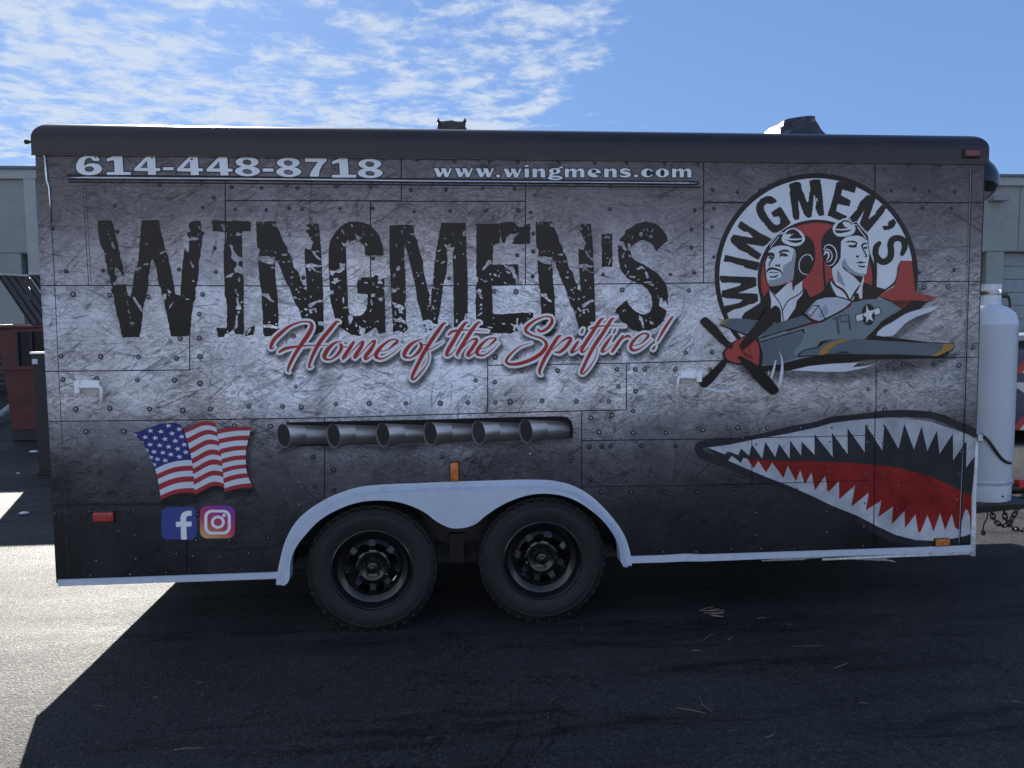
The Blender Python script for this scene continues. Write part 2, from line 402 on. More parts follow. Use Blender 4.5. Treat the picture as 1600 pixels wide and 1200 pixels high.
# wall shell behind the printed panels, with the wheel opening cut out
wall_out = [(56, 238), (1540, 253), (1533, 440), (1527, 640), (1519, 858), (988, 876), (437, 899), (88, 911), (64, 446)]
decal('side_wall', [wall_out], mat('seam_black', (.006, .006, .008), .6), 0, T, subs=[well], y=.002)
bm = bmesh.new()
box(bm, XL+.004, XR-.004, .02, WID, .34, ZC+.02)                       # inner body volume, ends and back
bmesh.ops.delete(bm, geom=[f for f in bm.faces if f.calc_center_median().y < .03 or f.calc_center_median().z < .4], context='FACES')
bm_obj('end_and_back_walls', bm, mat('grey_wrap', (.10, .10, .11), .4, dirt=.3), T)
bm = bmesh.new()
cx0, cx1 = A(437, 899)[0]+.02, A(987, 880)[0]-.02
box(bm, XL, cx0, .0, WID, .325, .345); box(bm, cx1, XR, .0, WID, .325, .345)
box(bm, cx0, cx1, .34, WID-.34, .325, .345); box(bm, cx0, cx1, .02, .34, .90, .91)
box(bm, cx0, cx1, .33, .34, .345, .90); box(bm, cx0, cx0+.01, .02, .34, .30, .90); box(bm, cx1-.01, cx1, .02, .34, .30, .90)
bm_obj('floor_and_wheel_well', bm, DARK, T)
bm = bmesh.new()
for y in (.42, WID-.5): box(bm, -1.75, XR-.02, y, y+.06, .215, .324)
for x in (-1.7, -.5, .6, 1.2, 1.8, 2.2): box(bm, x, x+.05, .30, WID-.02, .25, .322)
bm_obj('chassis_rail', bm, DARK, T)

# printed panels between the seams
g_ = 1.0
def seam_l(x): return 0
P_ = []
s1 = [(62, 446), (350, 446.5), (580, 447), (760, 446), (820, 445), (1099, 442), (1367, 440.3), (1532, 439.5)]
def lin(pts, x):
    for a, b in zip(pts, pts[1:]):
        if a[0] <= x <= b[0] or b is pts[-1]: return a[1]+(b[1]-a[1])*(x-a[0])/(b[0]-a[0])
    return pts[0][1]
capl = [(50, 240), (400, 243), (800, 248), (1100, 251), (1540, 256)]
s2 = [(70, 580.5), (296, 578), (762, 571), (980, 567.5), (1100, 564), (1369, 561), (1527, 558)]
s3 = [(74, 659), (299, 656), (507, 653), (762, 645.5), (909, 642), (979, 640.5)]
s3r = [(909, 688.5), (1175, 685), (1369, 680)]
s4 = [(82, 789), (292, 785.5)]; s45 = [(292, 859), (440, 855)]
s5 = [(909, 761), (1175, 757), (1369, 750)]
bot = [(91, 907), (437, 896), (985, 871), (1519, 853)]
lft = lambda v: 55+(v-240)*(90-55)/(907-240) if v > 300 else 54
rgt = lambda v: 1537.5-(v-254)*(1519-1537.5)/(254-856)
def quad(x0, x1, top, bt, xt=None):
    """panel between two seam curves, x0/x1 plain numbers or the wall's own ends"""
    xs = [x0]+[q[0] for q in top if x0 < q[0] < x1]+[x1]; xb = [x0]+[q[0] for q in bt if x0 < q[0] < x1]+[x1]
    return [(x, lin(top, x)) for x in xs]+[(x, lin(bt, x)) for x in xb][::-1]
h = lambda y, y2=None: [(0, y), (1600, y if y2 is None else y2)]
E0 = 40; E1 = 1560
panels = [quad(E0, 352, capl, s1), quad(352, 627, capl, h(313, 315)), quad(627, 821, capl, h(314.5, 315)), quad(352, 579, h(313, 315), s1), quad(579, 821, h(314, 315), s1),
          quad(821, 1099.5, capl, s1), quad(1099.5, 1367, capl, h(316)), quad(1367, E1, capl, h(316, 317)), quad(1099.5, E1, h(316, 317), s1),
          quad(E0, 296.5, s1, s2), quad(296.5, 762, s1, s3), quad(762, E1, s1, s2), quad(E0, 298, s2, s3), quad(762, 979, s2, s3),
          [(979, lin(s2, 979)), (1100, 564), (1369, 561), (1369, 680), (1175, 685), (909, 688.5), (909, 642), (979, 640.5)],
          quad(1369, E1, s2, bot),
          [(E0, 659), (299, 656), (507, 653), (507, 853), (440, 855), (292, 859), (292, 785.5), (E0, 789)],
          quad(E0, 292, h(789.5, 786), bot), quad(292, 450, s45, bot), quad(507, 909, s3, h(900)),
          quad(909, 1175, s3r, s5), quad(1175, 1369, s3r, s5), quad(909, 1369, s5, bot)]
side_clip = [(55, 239), (1538, 254.5), (1531.5, 440), (1526, 640), (1518, 856), (988, 874), (700, 886), (437, 898), (90, 909), (63.5, 446)]
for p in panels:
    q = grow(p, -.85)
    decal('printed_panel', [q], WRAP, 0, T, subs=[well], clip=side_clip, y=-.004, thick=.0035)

# round-headed rivets of the print
RV = """315,286 362,293 334,309 317,324 368,327 180,322 336,388 338,425 280,421 162,423 104,424 115,460 172,461 232,464 317,460 184,362 83,357
96,556 158,557 217,558 276,560 282,529 312,491 312,528 313,557 313,599 99,593 152,591 215,594 273,594 119,639 172,638 234,639 286,641 329,639 389,635 135,674 194,674 367,665
143,775 201,774 240,770 87,802 141,799 202,799 309,804 307,844 359,844 276,865 302,869 389,864 142,899 204,897 260,894
409,294 448,289 465,294 525,291 579,291 642,297 697,297 754,295 416,328 452,325 472,327 531,326 583,326 647,331 703,330 759,329 583,404 474,434 702,435 772,455 419,246 600,249 652,250 710,252 765,254
809,254 873,255 929,255 979,255 1038,256 1090,257 804,295 954,292 809,329 829,332 953,327 1085,328 1080,359 833,393 832,432 808,399 942,429 1047,429 1084,426 1080,387 972,453 1076,454 806,456 833,365
743,594 773,597 774,558 442,635 471,636 525,631 577,630 634,630 688,630 731,629 774,629 797,628 423,666 490,714 521,734 492,760 522,766 419,840 807,556 815,579 871,579 964,577 992,577 1007,577 1055,577 1109,577
966,604 993,611 847,626 900,627 951,627 989,642 956,649 923,653 936,675 989,676 1040,676 1098,672 1137,669 921,698 940,697 954,697 1002,696 1055,697 892,720 890,749 922,748 1071,551 1112,550 966,550 1019,551
939,769 986,769 1039,769 1036,862 1087,862 1152,668 1199,668 1356,639 1382,640 1160,744 1191,744 1146,764 1192,764 1244,764 1089,769 1294,737 1352,739 1378,741 1352,761 1349,823 1142,857 1189,857 1240,857 1348,853
1113,297 1187,297 1085,329 1115,326 1112,355 1115,402 1392,298 1428,296 1451,299 1441,325 1436,426 1491,300 1486,326 1490,422 1443,449 1480,448 1386,572 1411,569 1458,569 1497,571 1520,543 1356,608 1383,610 459,525 238,247 300,249 150,246 250,290 1152,300 1467,258 1420,258 1500,258"""
RV2 = "1296,690 1250,668 1299,668 1355,665 1380,665 1332,762 1291,764 1350,786 453,366 582,367 455,404 456,444 584,445 708,367 1354,690 1378,692 462,604 1160,684 1181,694"
def rivet_mesh(name, m0, m1):
    bm = bmesh.new(); prof = [(.0145, 0), (.0138, .0008), (.0085, .0012), (.0070, .0016), (.0058, .0034), (.0032, .0044), (.0002, .0047)]
    rr = []
    for r, hgt in prof: rr.append([bm.verts.new((r*math.cos(2*math.pi*k/12), -hgt, r*math.sin(2*math.pi*k/12)*(1 if r > .009 else 1))) for k in range(12)])
    for i in range(len(rr)-1):
        for k in range(12):
            f = bm.faces.new((rr[i][k], rr[i][(k+1) % 12], rr[i+1][(k+1) % 12], rr[i+1][k])); f.material_index = 0 if i < 3 else 1
            f.smooth = i >= 3
    bmesh.ops.recalc_face_normals(bm, faces=bm.faces)
    me = bpy.data.meshes.new(name); bm.to_mesh(me); bm.free(); me.materials.append(m0); me.materials.append(m1); return me
rm = [rivet_mesh('rivet', alpha_vinyl('rivet_ring', .80, (.012, .012, .016)), vinyl('rivet_head', (.34, .34, .37), .1)),
      rivet_mesh('rivet', alpha_vinyl('rivet_ring_dark', .72, (.008, .008, .01)), vinyl('rivet_head_dark', (.10, .10, .115), .1)),
      rivet_mesh('rivet', alpha_vinyl('rivet_ring_faint', .30, (.03, .03, .035)), vinyl('rivet_head_faint', (.2, .2, .22), .1))]
def rivets(txt, force=None):
    for w in txt.split():
        u, v = map(float, w.split(',')); x, z = A(u, v)
        k = force if force is not None else (0 if 440 < v < 680 else 1)
        o = bpy.data.objects.new('rivet', rm[k]); C.objects.link(o); o.location = (x, -.0042, z); s = random.uniform(.8, 1.05)*(.8 if v < 440 else 1); o.scale = (s, 1, s)
        o.rotation_euler = (0, random.uniform(0, 3), 0); o.parent = T; o.matrix_parent_inverse = world(T).inverted()
rivets(RV); rivets(RV2, 2)

# ------------------------------------------------------------------ roof cap with rounded corners
bm = bmesh.new()
box(bm, XL+.004, XR+.012, -.02, WID+.02, ZC-.004, ZT)
top = [e for e in bm.edges if all(v.co.z > ZT-.01 for v in e.verts)]
vert = [e for e in bm.edges if abs(e.verts[0].co.z-e.verts[1].co.z) > .1]
bmesh.ops.bevel(bm, geom=top, offset=.085, segments=8, affect='EDGES', profile=.5)
cap = bm_obj('roof_cap', bm, mat('roof_black', (.022, .016, .017), .42, var=.25, scale=3, bump=.2, bscale=3, dirt=.2), T, smooth=True, sharp=40)
bm = bmesh.new()    # lower lip of the cap
box(bm, XL+.0, XR+.006, -.016, -.008, ZC-.012, ZC-.004)
bm_obj('cap_lip', bm, mat('lip_metal', (.06, .045, .045), .35, .6, var=.4, scale=9), T)
# wavering ridge of sealant and tape along the roof edge
bm = bmesh.new(); x = XL+.06; pts = []
while x < XR-.05: pts.append((x, .075+random.uniform(-.01, .01), ZT-.012+random.uniform(-.003, .004))); x += random.uniform(.03, .11)
tube(bm, pts, [random.uniform(.005, .011) for _ in pts], 6)
bm_obj('roof_sealant', bm, mat('sealant', (.05, .05, .055), .3, var=.4, scale=20), T, smooth=True)
bm = bmesh.new(); tube(bm, [(XL-.06, .06, 2.507), (XL+.01, .06, 2.507)], .006); tube(bm, [(XL-.062, .06, 2.507), (XL-.045, .06, 2.507)], .011)
bm_obj('bolt', bm, DARK, T)

# ------------------------------------------------------------------ drip rail, trims
bm = bmesh.new()
a, b = A(108, 278.5), A(1088, 287.5); xs_ = np.linspace(a[0], b[0], 40)
tube(bm, [(x, -.012, a[1]+(b[1]-a[1])*(x-a[0])/(b[0]-a[0])+.0009*math.sin(x*3)) for x in xs_], .0075, 10)
rail = bm_obj('drip_rail', bm, mat('rail_chrome', (.42, .43, .47), .22, 1, var=.3, scale=3), T, smooth=True)
decal('rail_base', [[(104, 272), (1092, 283), (1092, 288), (104, 277)], [(106, 283.2), (1094, 291.5), (1094, 294), (106, 285.6)]], vinyl('rail_dark', (.015, .013, .016)), 1, T)
decal('hatch_outline', [[(118, 289.5), (1090, 296.5), (1090, 297.3), (118, 290.3)], [(129, 292), (130, 292), (139, 446), (138, 446)], [(133.5, 292), (134.3, 292), (143, 446), (142.2, 446)]], vinyl('faint_line', (.06, .055, .06)), 1, T)
bm = bmesh.new()
def on(u, v, y): x, z = A(u, v, y); return (x, y, z)
tube(bm, [on(*p, -.008) for p in ((56, 240), (66, 240.5), (70.5, 245), (71.5, 262), (73, 281), (76.5, 292), (78, 315), (80, 345))], [.003, .0045, .0055, .0055, .006, .005, .0035, .0025], 8)
bm_obj('corner_bead', bm, SILVER, T, smooth=True)
decal('corner_seam', [[(79.5, 345), (81, 345), (86, 446), (91, 560), (98, 700), (107, 895), (106, 895), (97, 700), (90, 560), (85, 446)]], vinyl('faint_line', (.1, .1, .1)), 1, T)
decal('corner_seam', [[(1518, 255), (1519.4, 255), (1517.4, 330), (1513.8, 460), (1508.6, 640), (1504.6, 760), (1500.6, 850), (1499, 850), (1503, 760), (1507, 640), (1512.4, 460), (1516, 330)]], vinyl('seam_dark', (.012, .012, .016)), 9, T)
decal('corner_seam', [[(1516.7, 255), (1517.5, 255), (1512, 460), (1506.6, 640), (1505.8, 640), (1511.2, 460)], [(1504.5, 700), (1505.4, 700), (1502.6, 760), (1498.6, 850), (1497.8, 850), (1501.6, 760)]], vinyl('seam_highlight', (.35, .36, .4)), 9, T)  # pale strips paint the highlight along the corner seam
bm = bmesh.new()
tube(bm, [on(*p, -.004) for p in ((1526.5, 682), (1524.5, 730), (1521.5, 780), (1520.5, 830), (1519.5, 868))], [.008, .010, .0125, .015, .016], 10)
tube(bm, [on(*p, .004) for p in ((1285, 874), (1400, 868.5), (1519, 863.5))], [.007, .010, .012], 8)
bm_obj('corner_tube', bm, mat('chipped_white', (.72, .74, .78), .35, var=.2, scale=30, dirt=.85), T, smooth=True)
def skirt(pts, name='bottom_trim'):
    bm = bmesh.new(); fr = []
    for (u, v0, v1) in pts:
        x, z0 = A(u, v0, -.012); _, z1 = A(u, v1, -.012); fr.append((x, z0, z1))
    for (x0, a0, b0), (x1, a1, b1) in zip(fr, fr[1:]):
        A0 = [bm.verts.new(p) for p in ((x0, -.014, a0), (x0, -.014, b0), (x0, .010, b0), (x0, -.003, a0))]
        B0 = [bm.verts.new(p) for p in ((x1, -.014, a1), (x1, -.014, b1), (x1, .010, b1), (x1, -.003, a1))]
        for k in range(4): bm.faces.new((A0[k], A0[(k+1) % 4], B0[(k+1) % 4], B0[k]))
        if x0 == fr[0][0]: bm.faces.new(A0)
        if x1 == fr[-1][0]: bm.faces.new(B0)
    bmesh.ops.remove_doubles(bm, verts=bm.verts, dist=1e-5); bm_obj(name, bm, WHITE, T)
skirt([(90.5, 906, 916), (150, 904, 914), (250, 900.5, 910.5), (350, 897, 907), (434, 894, 904)])
skirt([(984, 869.5, 880), (1040, 867.5, 878.5), (1070, 865.5, 877), (1100, 866.5, 877), (1250, 861.5, 871), (1400, 856.5, 866), (1518, 852, 862)])
# screws in the trims
sm_ = bmesh.new(); bmesh.ops.create_uvsphere(sm_, u_segments=10, v_segments=6, radius=.0042); me_s = bpy.data.meshes.new('screw'); sm_.to_mesh(me_s); sm_.free(); me_s.materials.append(WHITE)
for u, v in ((170, 909), (263, 906), (395, 901), (427, 899), (992, 874.5), (1035, 873), (1077, 871), (1123, 869.5), (1170, 868), (1245, 866), (1330, 862.5), (1411, 859.5), (1490, 857.5)):
    o = bpy.data.objects.new('screw', me_s); C.objects.link(o); x, z = A(u, v, -.015); o.location = (x, -.0145, z); o.parent = T; o.matrix_parent_inverse = world(T).inverted()
me_w = me_s.copy(); me_w.materials.clear(); me_w.materials.append(mat('screw_white', (.7, .72, .76), .3))
for u, v in ((607.5, 639), (828, 709), (1502, 706), (1500, 740), (1496, 780), (1182, 801), (1181, 836), (1292, 799), (1292, 832), (1404, 758), (1403, 795), (1402, 828), (216, 722), (215, 733), (185, 830), (210, 836), (212, 873), (150, 876), (343, 870), (467, 753), (467, 788)):
    o = bpy.data.objects.new('screw', me_w); C.objects.link(o); x, z = A(u, v, -.0075); o.location = (x, -.0068, z); s = .9 if u in (607.5, 828) else .5; o.scale = (s, s, s); o.parent = T; o.matrix_parent_inverse = world(T).inverted()
# torn, flaking strip under the front of the trailer
bm = bmesh.new()
for (u0, v0, u1, v1, w) in ((1190, 876, 1260, 874, 5), (1225, 873, 1290, 871, 4), (1330, 873, 1395, 876, 4), (1360, 871, 1400, 878, 4)):
    a, b = on(u0, v0, .03), on(u1, v1, .03); tube(bm, [a, tuple((np.array(a)+np.array(b))/2+np.array((0, 0, .004))), b], [.004, .008, .002], 5)
bm_obj('flaking_strip', bm, mat('flaky_grey', (.45, .47, .5), .5, var=.5, scale=40, dirt=.8), T)

# ------------------------------------------------------------------ fender over the two wheels
def offpath(path, d):
    o = []
    for i, p in enumerate(path):
        a = path[max(0, i-1)]; b = path[min(len(path)-1, i+1)]; dx, dy = b[0]-a[0], b[1]-a[1]; l = math.hypot(dx, dy); o.append((p[0]-dy/l*d, p[1]+dx/l*d))
    return o
fo = smooth(f_out, n=4)
loops = [(0, -.003), (0, -.011), (5.5, -.013), (7.5, -.010), (9, -.016), (11.5, -.040), (14.5, -.052)]
bm = bmesh.new(); rows = []
for d, y in loops:
    rows.append([bm.verts.new(on(u, v, y)) for u, v in offpath(fo, d)])
for r0, r1 in zip(rows, rows[1:]):
    for i in range(len(r0)-1): bm.faces.new((r0[i], r0[i+1], r1[i+1], r1[i]))
fl = bm_obj('fender', bm, WHITE, T, smooth=True, sharp=35)
inner = offpath(fo, 14.3); fi = smooth(f_in, n=4)
skirt_poly = inner+fi
pl = decal('fender_skirt', [skirt_poly], WHITE, 0, fl, y=-.052, thick=0)
bm = bmesh.new(); ii = [bm.verts.new(on(u, v, -.052)) for u, v in fi]; jj = [bm.verts.new((v.co.x, .03, v.co.z)) for v in ii]
for k in range(len(ii)-1): bm.faces.new((ii[k], ii[k+1], jj[k+1], jj[k]))
bm_obj('fender_rim', bm, WHITE, fl)

# ------------------------------------------------------------------ wheels
RUB = mat('tyre_rubber', (.0085, .0085, .010), .66, var=.35, scale=5, bump=.25, bscale=90, dirt=.1)
RIM = mat('gloss_black_rim', (.005, .005, .006), .34, var=.2, coat=.25, dirt=.2)
RAD = .338; RR = .208
def wheel_parts():
    out = {}
    bm = bmesh.new(); w = .205
    prof = [(RR-.004, .02), (RR+.004, .008), (RR+.02, .004), (RR+.05, -.004), (RR+.085, -.003), (RR+.088, -.0015), (RR+.092, -.003), (RAD-.018, .006), (RAD-.010, .014), (RAD-.007, .024)]
    for k in range(5):
        y0 = .024+k*.034; prof += [(RAD, y0+.002), (RAD, y0+.026), (RAD-.008, y0+.027), (RAD-.008, y0+.033)]
    prof += [(RAD-.012, w-.008), (RAD-.03, w), (RR+.04, w+.004), (RR, w-.02)]
    lathe(bm, prof, 72, 'Y'); me = bpy.data.meshes.new('tyre'); bmesh.ops.recalc_face_normals(bm, faces=bm.faces)
    # shoulder lugs
    for k in range(72):
        if k % 2: continue
        a = 2*math.pi*k/72; mw = Matrix.Rotation(-a, 4, 'Y'); box(bm, RAD-.014, RAD-.002, .008, .026, -.0075, .0075, mw=mw)
    bm.to_mesh(me); bm.free(); me.materials.append(RUB); out['tyre'] = me
    for p in me.polygons: p.use_smooth = True
    me.set_sharp_from_angle(angle=R(35))
    bm = bmesh.new()
    lathe(bm, [(RR+.004, .012), (RR+.006, .004), (RR, .001), (RR-.006, .006), (RR-.010, .018), (RR-.020, .028), (RR-.024, .044), (RR-.050, .052), (RR-.058, .060), (RR-.062, .064), (RR-.062, .18), (RR+.004, .18)], 72, 'Y')
    me = bpy.data.meshes.new('rim'); bmesh.ops.recalc_face_normals(bm, faces=bm.faces); bm.to_mesh(me); bm.free(); me.materials.append(RIM); out['rim'] = me
    for p in me.polygons: p.use_smooth = True
    me.set_sharp_from_angle(angle=R(40))
    # spoke disc with eight windows
    R1, R0 = RR-.060, .070; wins = []
    for k in range(8):
        a = 2*math.pi*(k+.5)/8; pts = []
        for r, da in ((.084, -.10), (.092, -.20), (.120, -.27), (.130, -.20), (.133, 0), (.130, .20), (.120, .27), (.092, .20), (.084, .10)): pts.append((r*math.cos(a+da), r*math.sin(a+da)))
        wins.append(pts)
    V, Tt = region([ell(0, 0, R1, R1, 64)], wins+[ell(0, 0, R0-.004, R0-.004, 40)])
    def yy(x, z):
        r = math.hypot(x, z); return .062-.018*math.exp(-((r-.125)/.016)**2)+.012*math.exp(-((r-.085)/.02)**2)
    me = bpy.data.meshes.new('spoke_disc'); me.from_pydata([(v[0], yy(*v), v[1]) for v in V], [], [[int(q) for q in t] for t in Tt]); me.update()
    me.materials.append(RIM); out['spoke_disc'] = me
    bm = bmesh.new()
    lathe(bm, [(.0785, .070), (.077, .058), (.073, .052), (.066, .052), (.056, .060), (.036, .062), (.033, .040), (.029, .034), (.020, .032), (.016, .026), (.012, .024), (.0002, .024)], 40, 'Y')
    me = bpy.data.meshes.new('hub'); bmesh.ops.recalc_face_normals(bm, faces=bm.faces); bm.to_mesh(me); bm.free(); me.materials.append(RIM); out['hub'] = me
    for p in me.polygons: p.use_smooth = True
    me.set_sharp_from_angle(angle=R(40))
    bm = bmesh.new(); lathe(bm, [(.0085, .03), (.0085, .012), (.006, .008), (.0002, .006)], 6, 'Y')
    me = bpy.data.meshes.new('lug_nut'); bmesh.ops.recalc_face_normals(bm, faces=bm.faces); bm.to_mesh(me); bm.free(); me.materials.append(mat('nut_steel', (.03, .03, .033), .4, .6)); out['lug_nut'] = me
    bm = bmesh.new(); lathe(bm, [(.005, .02), (.005, .0), (.004, -.012), (.0002, -.013)], 8, 'Y')
    me = bpy.data.meshes.new('valve_stem'); bmesh.ops.recalc_face_normals(bm, faces=bm.faces); bm.to_mesh(me); bm.free(); me.materials.append(RUB); out['valve_stem'] = me
    return out
WP = wheel_parts()
def wheel(x, y, far=False, spin=0):
    e = bpy.data.objects.new('wheel', None); C.objects.link(e); e.location = (x, y, .322 if x < -.5 else .336); e.empty_display_size = .1
    e.rotation_euler = (0, spin, math.pi if far else 0); e.parent = T; e.matrix_parent_inverse = world(T).inverted()
    for k in ('tyre', 'rim', 'spoke_disc', 'hub'):
        o = bpy.data.objects.new(k, WP[k]); C.objects.link(o); o.parent = e
        if k == 'spoke_disc': s = o.modifiers.new('thickness', 'SOLIDIFY'); s.thickness = .005; s.offset = 1
    for j in range(5):
        a = 2*math.pi*j/5+.3; o = bpy.data.objects.new('lug_nut', WP['lug_nut']); C.objects.link(o); o.parent = e; o.location = (.047*math.cos(a), .045, .047*math.sin(a))
    o = bpy.data.objects.new('valve_stem', WP['valve_stem']); C.objects.link(o); o.parent = e; o.location = (-.01, .022, -(RR-.022))
    return e
wheel(-.938, .0); wheel(-.038, .0, spin=.25); wheel(-.938, WID, True); wheel(-.038, WID, True)
for x in (-.938, -.038):
    bm = bmesh.new(); tube(bm, [(x, .19, .33), (x, WID-.19, .33)], .038, 14); bm_obj('axle', bm, DARK, T, smooth=True)
GRIME = mat('rusty_grey_steel', (.03, .028, .028), .6, .3, var=.5, scale=25, dirt=.6)
for y in (.30, WID-.34):
    bm = bmesh.new()
    for x0 in (-1.47, -.50):
        for k in range(4): tube(bm, [(x0+.03*k, y+.02, .335+.011*k), (x0+.27, y+.02, .30+.010*k), (x0+.50, y+.02, .29+.01*k), (x0+.75, y+.02, .31+.01*k), (x0+.97-.03*k, y+.02, .345+.011*k)], .008, 6)
    box(bm, -1.50, -1.44, y, y+.04, .30, .42); box(bm, -.53, -.45, y-.01, y+.05, .29, .42); box(bm, .44, .50, y, y+.04, .30, .42)
    bm_obj('leaf_spring', bm, GRIME, T)

# ================================================================== printed artwork on the side
INK = vinyl('black_print', (.014, .012, .012), 0, .25)
WHT = vinyl('white_print', (.84, .86, .88), 0)
NAVY = vinyl('navy_print', (.022, .030, .060))
RED = vinyl('red_print', (.42, .035, .030), .05)
rn = random.Random(11)

# ---- telephone number and web address: wide serif letters with a navy edge
Q1 = lambda p, dx=0, dy=0: Z(100, 230, 6.154, [(a+dx, b+dy) for a, b in p])
Q2 = lambda p, dx=0, dy=0: Z(350, 230, 6.154, [(a+dx, b+dy) for a, b in p])
ph, phs = [], []
ph.append(smooth(Q1([(343, 128), (318, 90), (270, 79), (210, 82), (150, 110), (120, 160), (117, 205), (140, 243), (190, 263), (245, 268), (305, 262), (350, 240), (365, 208), (350, 176), (310, 158), (260, 155), (222, 163), (198, 182), (196, 150), (208, 118), (238, 104), (262, 108), (284, 131)]), True, 3))
phs.append(ell(100+244/6.154, 230+210/6.154, 45/6.154, 27/6.154))
one = [(410, 110), (445, 97), (480, 82), (560, 80), (566, 160), (570, 238), (645, 240), (642, 265), (410, 265), (412, 240), (487, 238), (480, 125), (448, 128), (415, 140)]
ph.append(Q1(one))
four = [(675, 205), (795, 85), (875, 85), (882, 200), (925, 202), (925, 228), (884, 229), (887, 265), (808, 265), (808, 231), (678, 228)]; hole4 = [(735, 199), (802, 199), (798, 128)]
for dx, dy in ((0, 0), (411, 3), (695, 6)): ph.append(Q1(four, dx, dy)); phs.append(Q1(hole4, dx, dy))
ph.append(Q1([(952, 192), (1053, 192), (1055, 221), (950, 221)]))
for cx, cy in ((222, 143), (618, 150), (1402, 161)):
    k = 6.154; ph.append(ell(350+cx/k, 230+cy/k, 110/k, 49/k)); ph.append(ell(350+(cx+4)/k, 230+(cy+87)/k, 120/k, 49/k)); phs.append(ell(350+cx/k, 230+(cy+2)/k, 43/k, 26/k, rot=.1)); phs.append(ell(350+(cx+2)/k, 230+(cy+91)/k, 46/k, 23/k, rot=.12))
ph.append(Q2([(375, 203), (475, 205), (475, 235), (372, 234)]))
ph.append(Q2([(780, 106), (988, 110), (985, 132), (945, 172), (918, 228), (912, 283), (822, 281), (835, 238), (868, 190), (905, 143), (778, 140)]))
ph.append(Q2(one, 628, 26))
decal('phone_number', ph, WHT, 3, T, phs)
decal('phone_number_edge', [grow(p, 1.7) for p in ph], NAVY, 2, T, [grow(p, -1.2) for p in phs if abs(area(p)) > 14])
W1 = lambda p, dx=0, dy=0: Z(670, 240, 7.273, [(a+dx, b+dy) for a, b in p]); W2 = lambda p, dx=0, dy=0: Z(880, 240, 7.273, [(a+dx, b+dy) for a, b in p])
def ELL(o, cx, cy, rx, ry, rot=0): return ell(o+cx/7.273, 240+cy/7.273, rx/7.273, ry/7.273, 22, rot)
web, wes = [], []
ww = [(58, 166), (106, 166), (134, 224), (150, 192), (140, 166), (188, 166), (216, 226), (238, 166), (262, 166), (218, 266), (184, 266), (162, 210), (134, 264), (100, 264)]
for dx, dy in ((0, 0), (240, 1), (478, 2), (792, 6)): web.append(W1(ww, dx, dy))
web += [W1(rect(768, 240, 808, 268)), W1([(1090, 131), (1134, 131), (1136, 150), (1092, 150)]), W1(rect(1090, 172, 1137, 269))]
def arch(x, w=47, top=172, bot=269, span=92, s=W1): return s([(x, top+18), (x+30, top+1), (x+62, top-2), (x+span-14, top+4), (x+span, top+26), (x+span, bot), (x+span-w, bot), (x+span-w-2, top+34), (x+span-w-12, top+18), (x+8, top+30), (x, top+34)])
web += [W1(rect(1180, 172, 1228, 269)), arch(1228)]
web += [ELL(670, 1432, 199, 65, 33), ELL(670, 1437, 276, 84, 24), W1([(1385, 222), (1420, 232), (1400, 248), (1480, 252), (1478, 270), (1372, 262), (1368, 243)]), W1(stroke([(1470, 178, 8), (1490, 160, 14), (1515, 154, 18)]))]
wes += [ELL(670, 1432, 199, 19, 22), ELL(670, 1440, 277, 48, 8)]
web += [W2(rect(20, 172, 62, 269)), arch(62, 45, 172, 269, 88, W2), arch(148, 45, 172, 269, 92, W2)]
web += [ELL(880, 352, 220, 76, 50)]; wes += [ELL(880, 350, 197, 30, 17), W2([(352, 222), (440, 222), (440, 248), (385, 250), (372, 240)]), W2([(322, 213), (362, 213), (362, 221), (322, 221)])]
web += [W2(rect(466, 172, 515, 269)), arch(515, 46, 172, 269, 92, W2)]
web += [W2(stroke([(755, 190, 18), (715, 178, 20), (670, 186, 26), (668, 208, 34), (745, 230, 36), (745, 250, 28), (700, 262, 18), (652, 254, 18)]))]
web += [W2(rect(808, 240, 850, 267)), ELL(880, 955, 220, 70, 50), ELL(880, 1127, 220, 76, 50)]
wes += [ELL(880, 972, 221, 28, 38), W2([(975, 198), (1040, 206), (1040, 236), (975, 246)]), ELL(880, 1127, 220, 25, 40)]
web += [W2(rect(1238, 172, 1282, 269)), arch(1282, 44, 172, 269, 88, W2), arch(1366, 44, 172, 269, 90, W2)]
decal('web_address', web, WHT, 3, T, wes)
decal('web_address_edge', [grow(p, 1.5) for p in web], NAVY, 2, T)

# ---- the big worn lettering
def chips(o, s, lst):
    out = []
    for c in lst:
        x, y, a = c[0], c[1], c[2]; b = c[3] if len(c) > 3 else a*.7; r = c[4] if len(c) > 4 else None
        out.append(chip(o[0]+x/s, o[1]+y/s, a/s, b/s, r, rn))
    return out
def scatter(o, s, poly, n, lo=4, hi=11):
    P = np.array(poly); x0, y0 = P.min(0); x1, y1 = P.max(0)
    return [chip(o[0]+rn.uniform(x0, x1)/s, o[1]+rn.uniform(y0, y1)/s, rn.uniform(lo, hi)/s, None, rn.choice((.9, 1.2, 2.2, .1, rn.uniform(0, 3))), rn) for _ in range(n)]
def letter(o, s, outl, subs=(), ch=(), sc=0, name='worn_letter', amp=.55):
    a = [rough(Z(o[0], o[1], s, p), amp, 3, rn) for p in outl]
    b = [rough(Z(o[0], o[1], s, p), .7, 2.2, rn) for p in subs]+chips(o, s, ch)
    for p in outl: b += scatter(o, s, p, sc)
    decal(name, a, INK, 3, T, b)
oA = (140, 335)
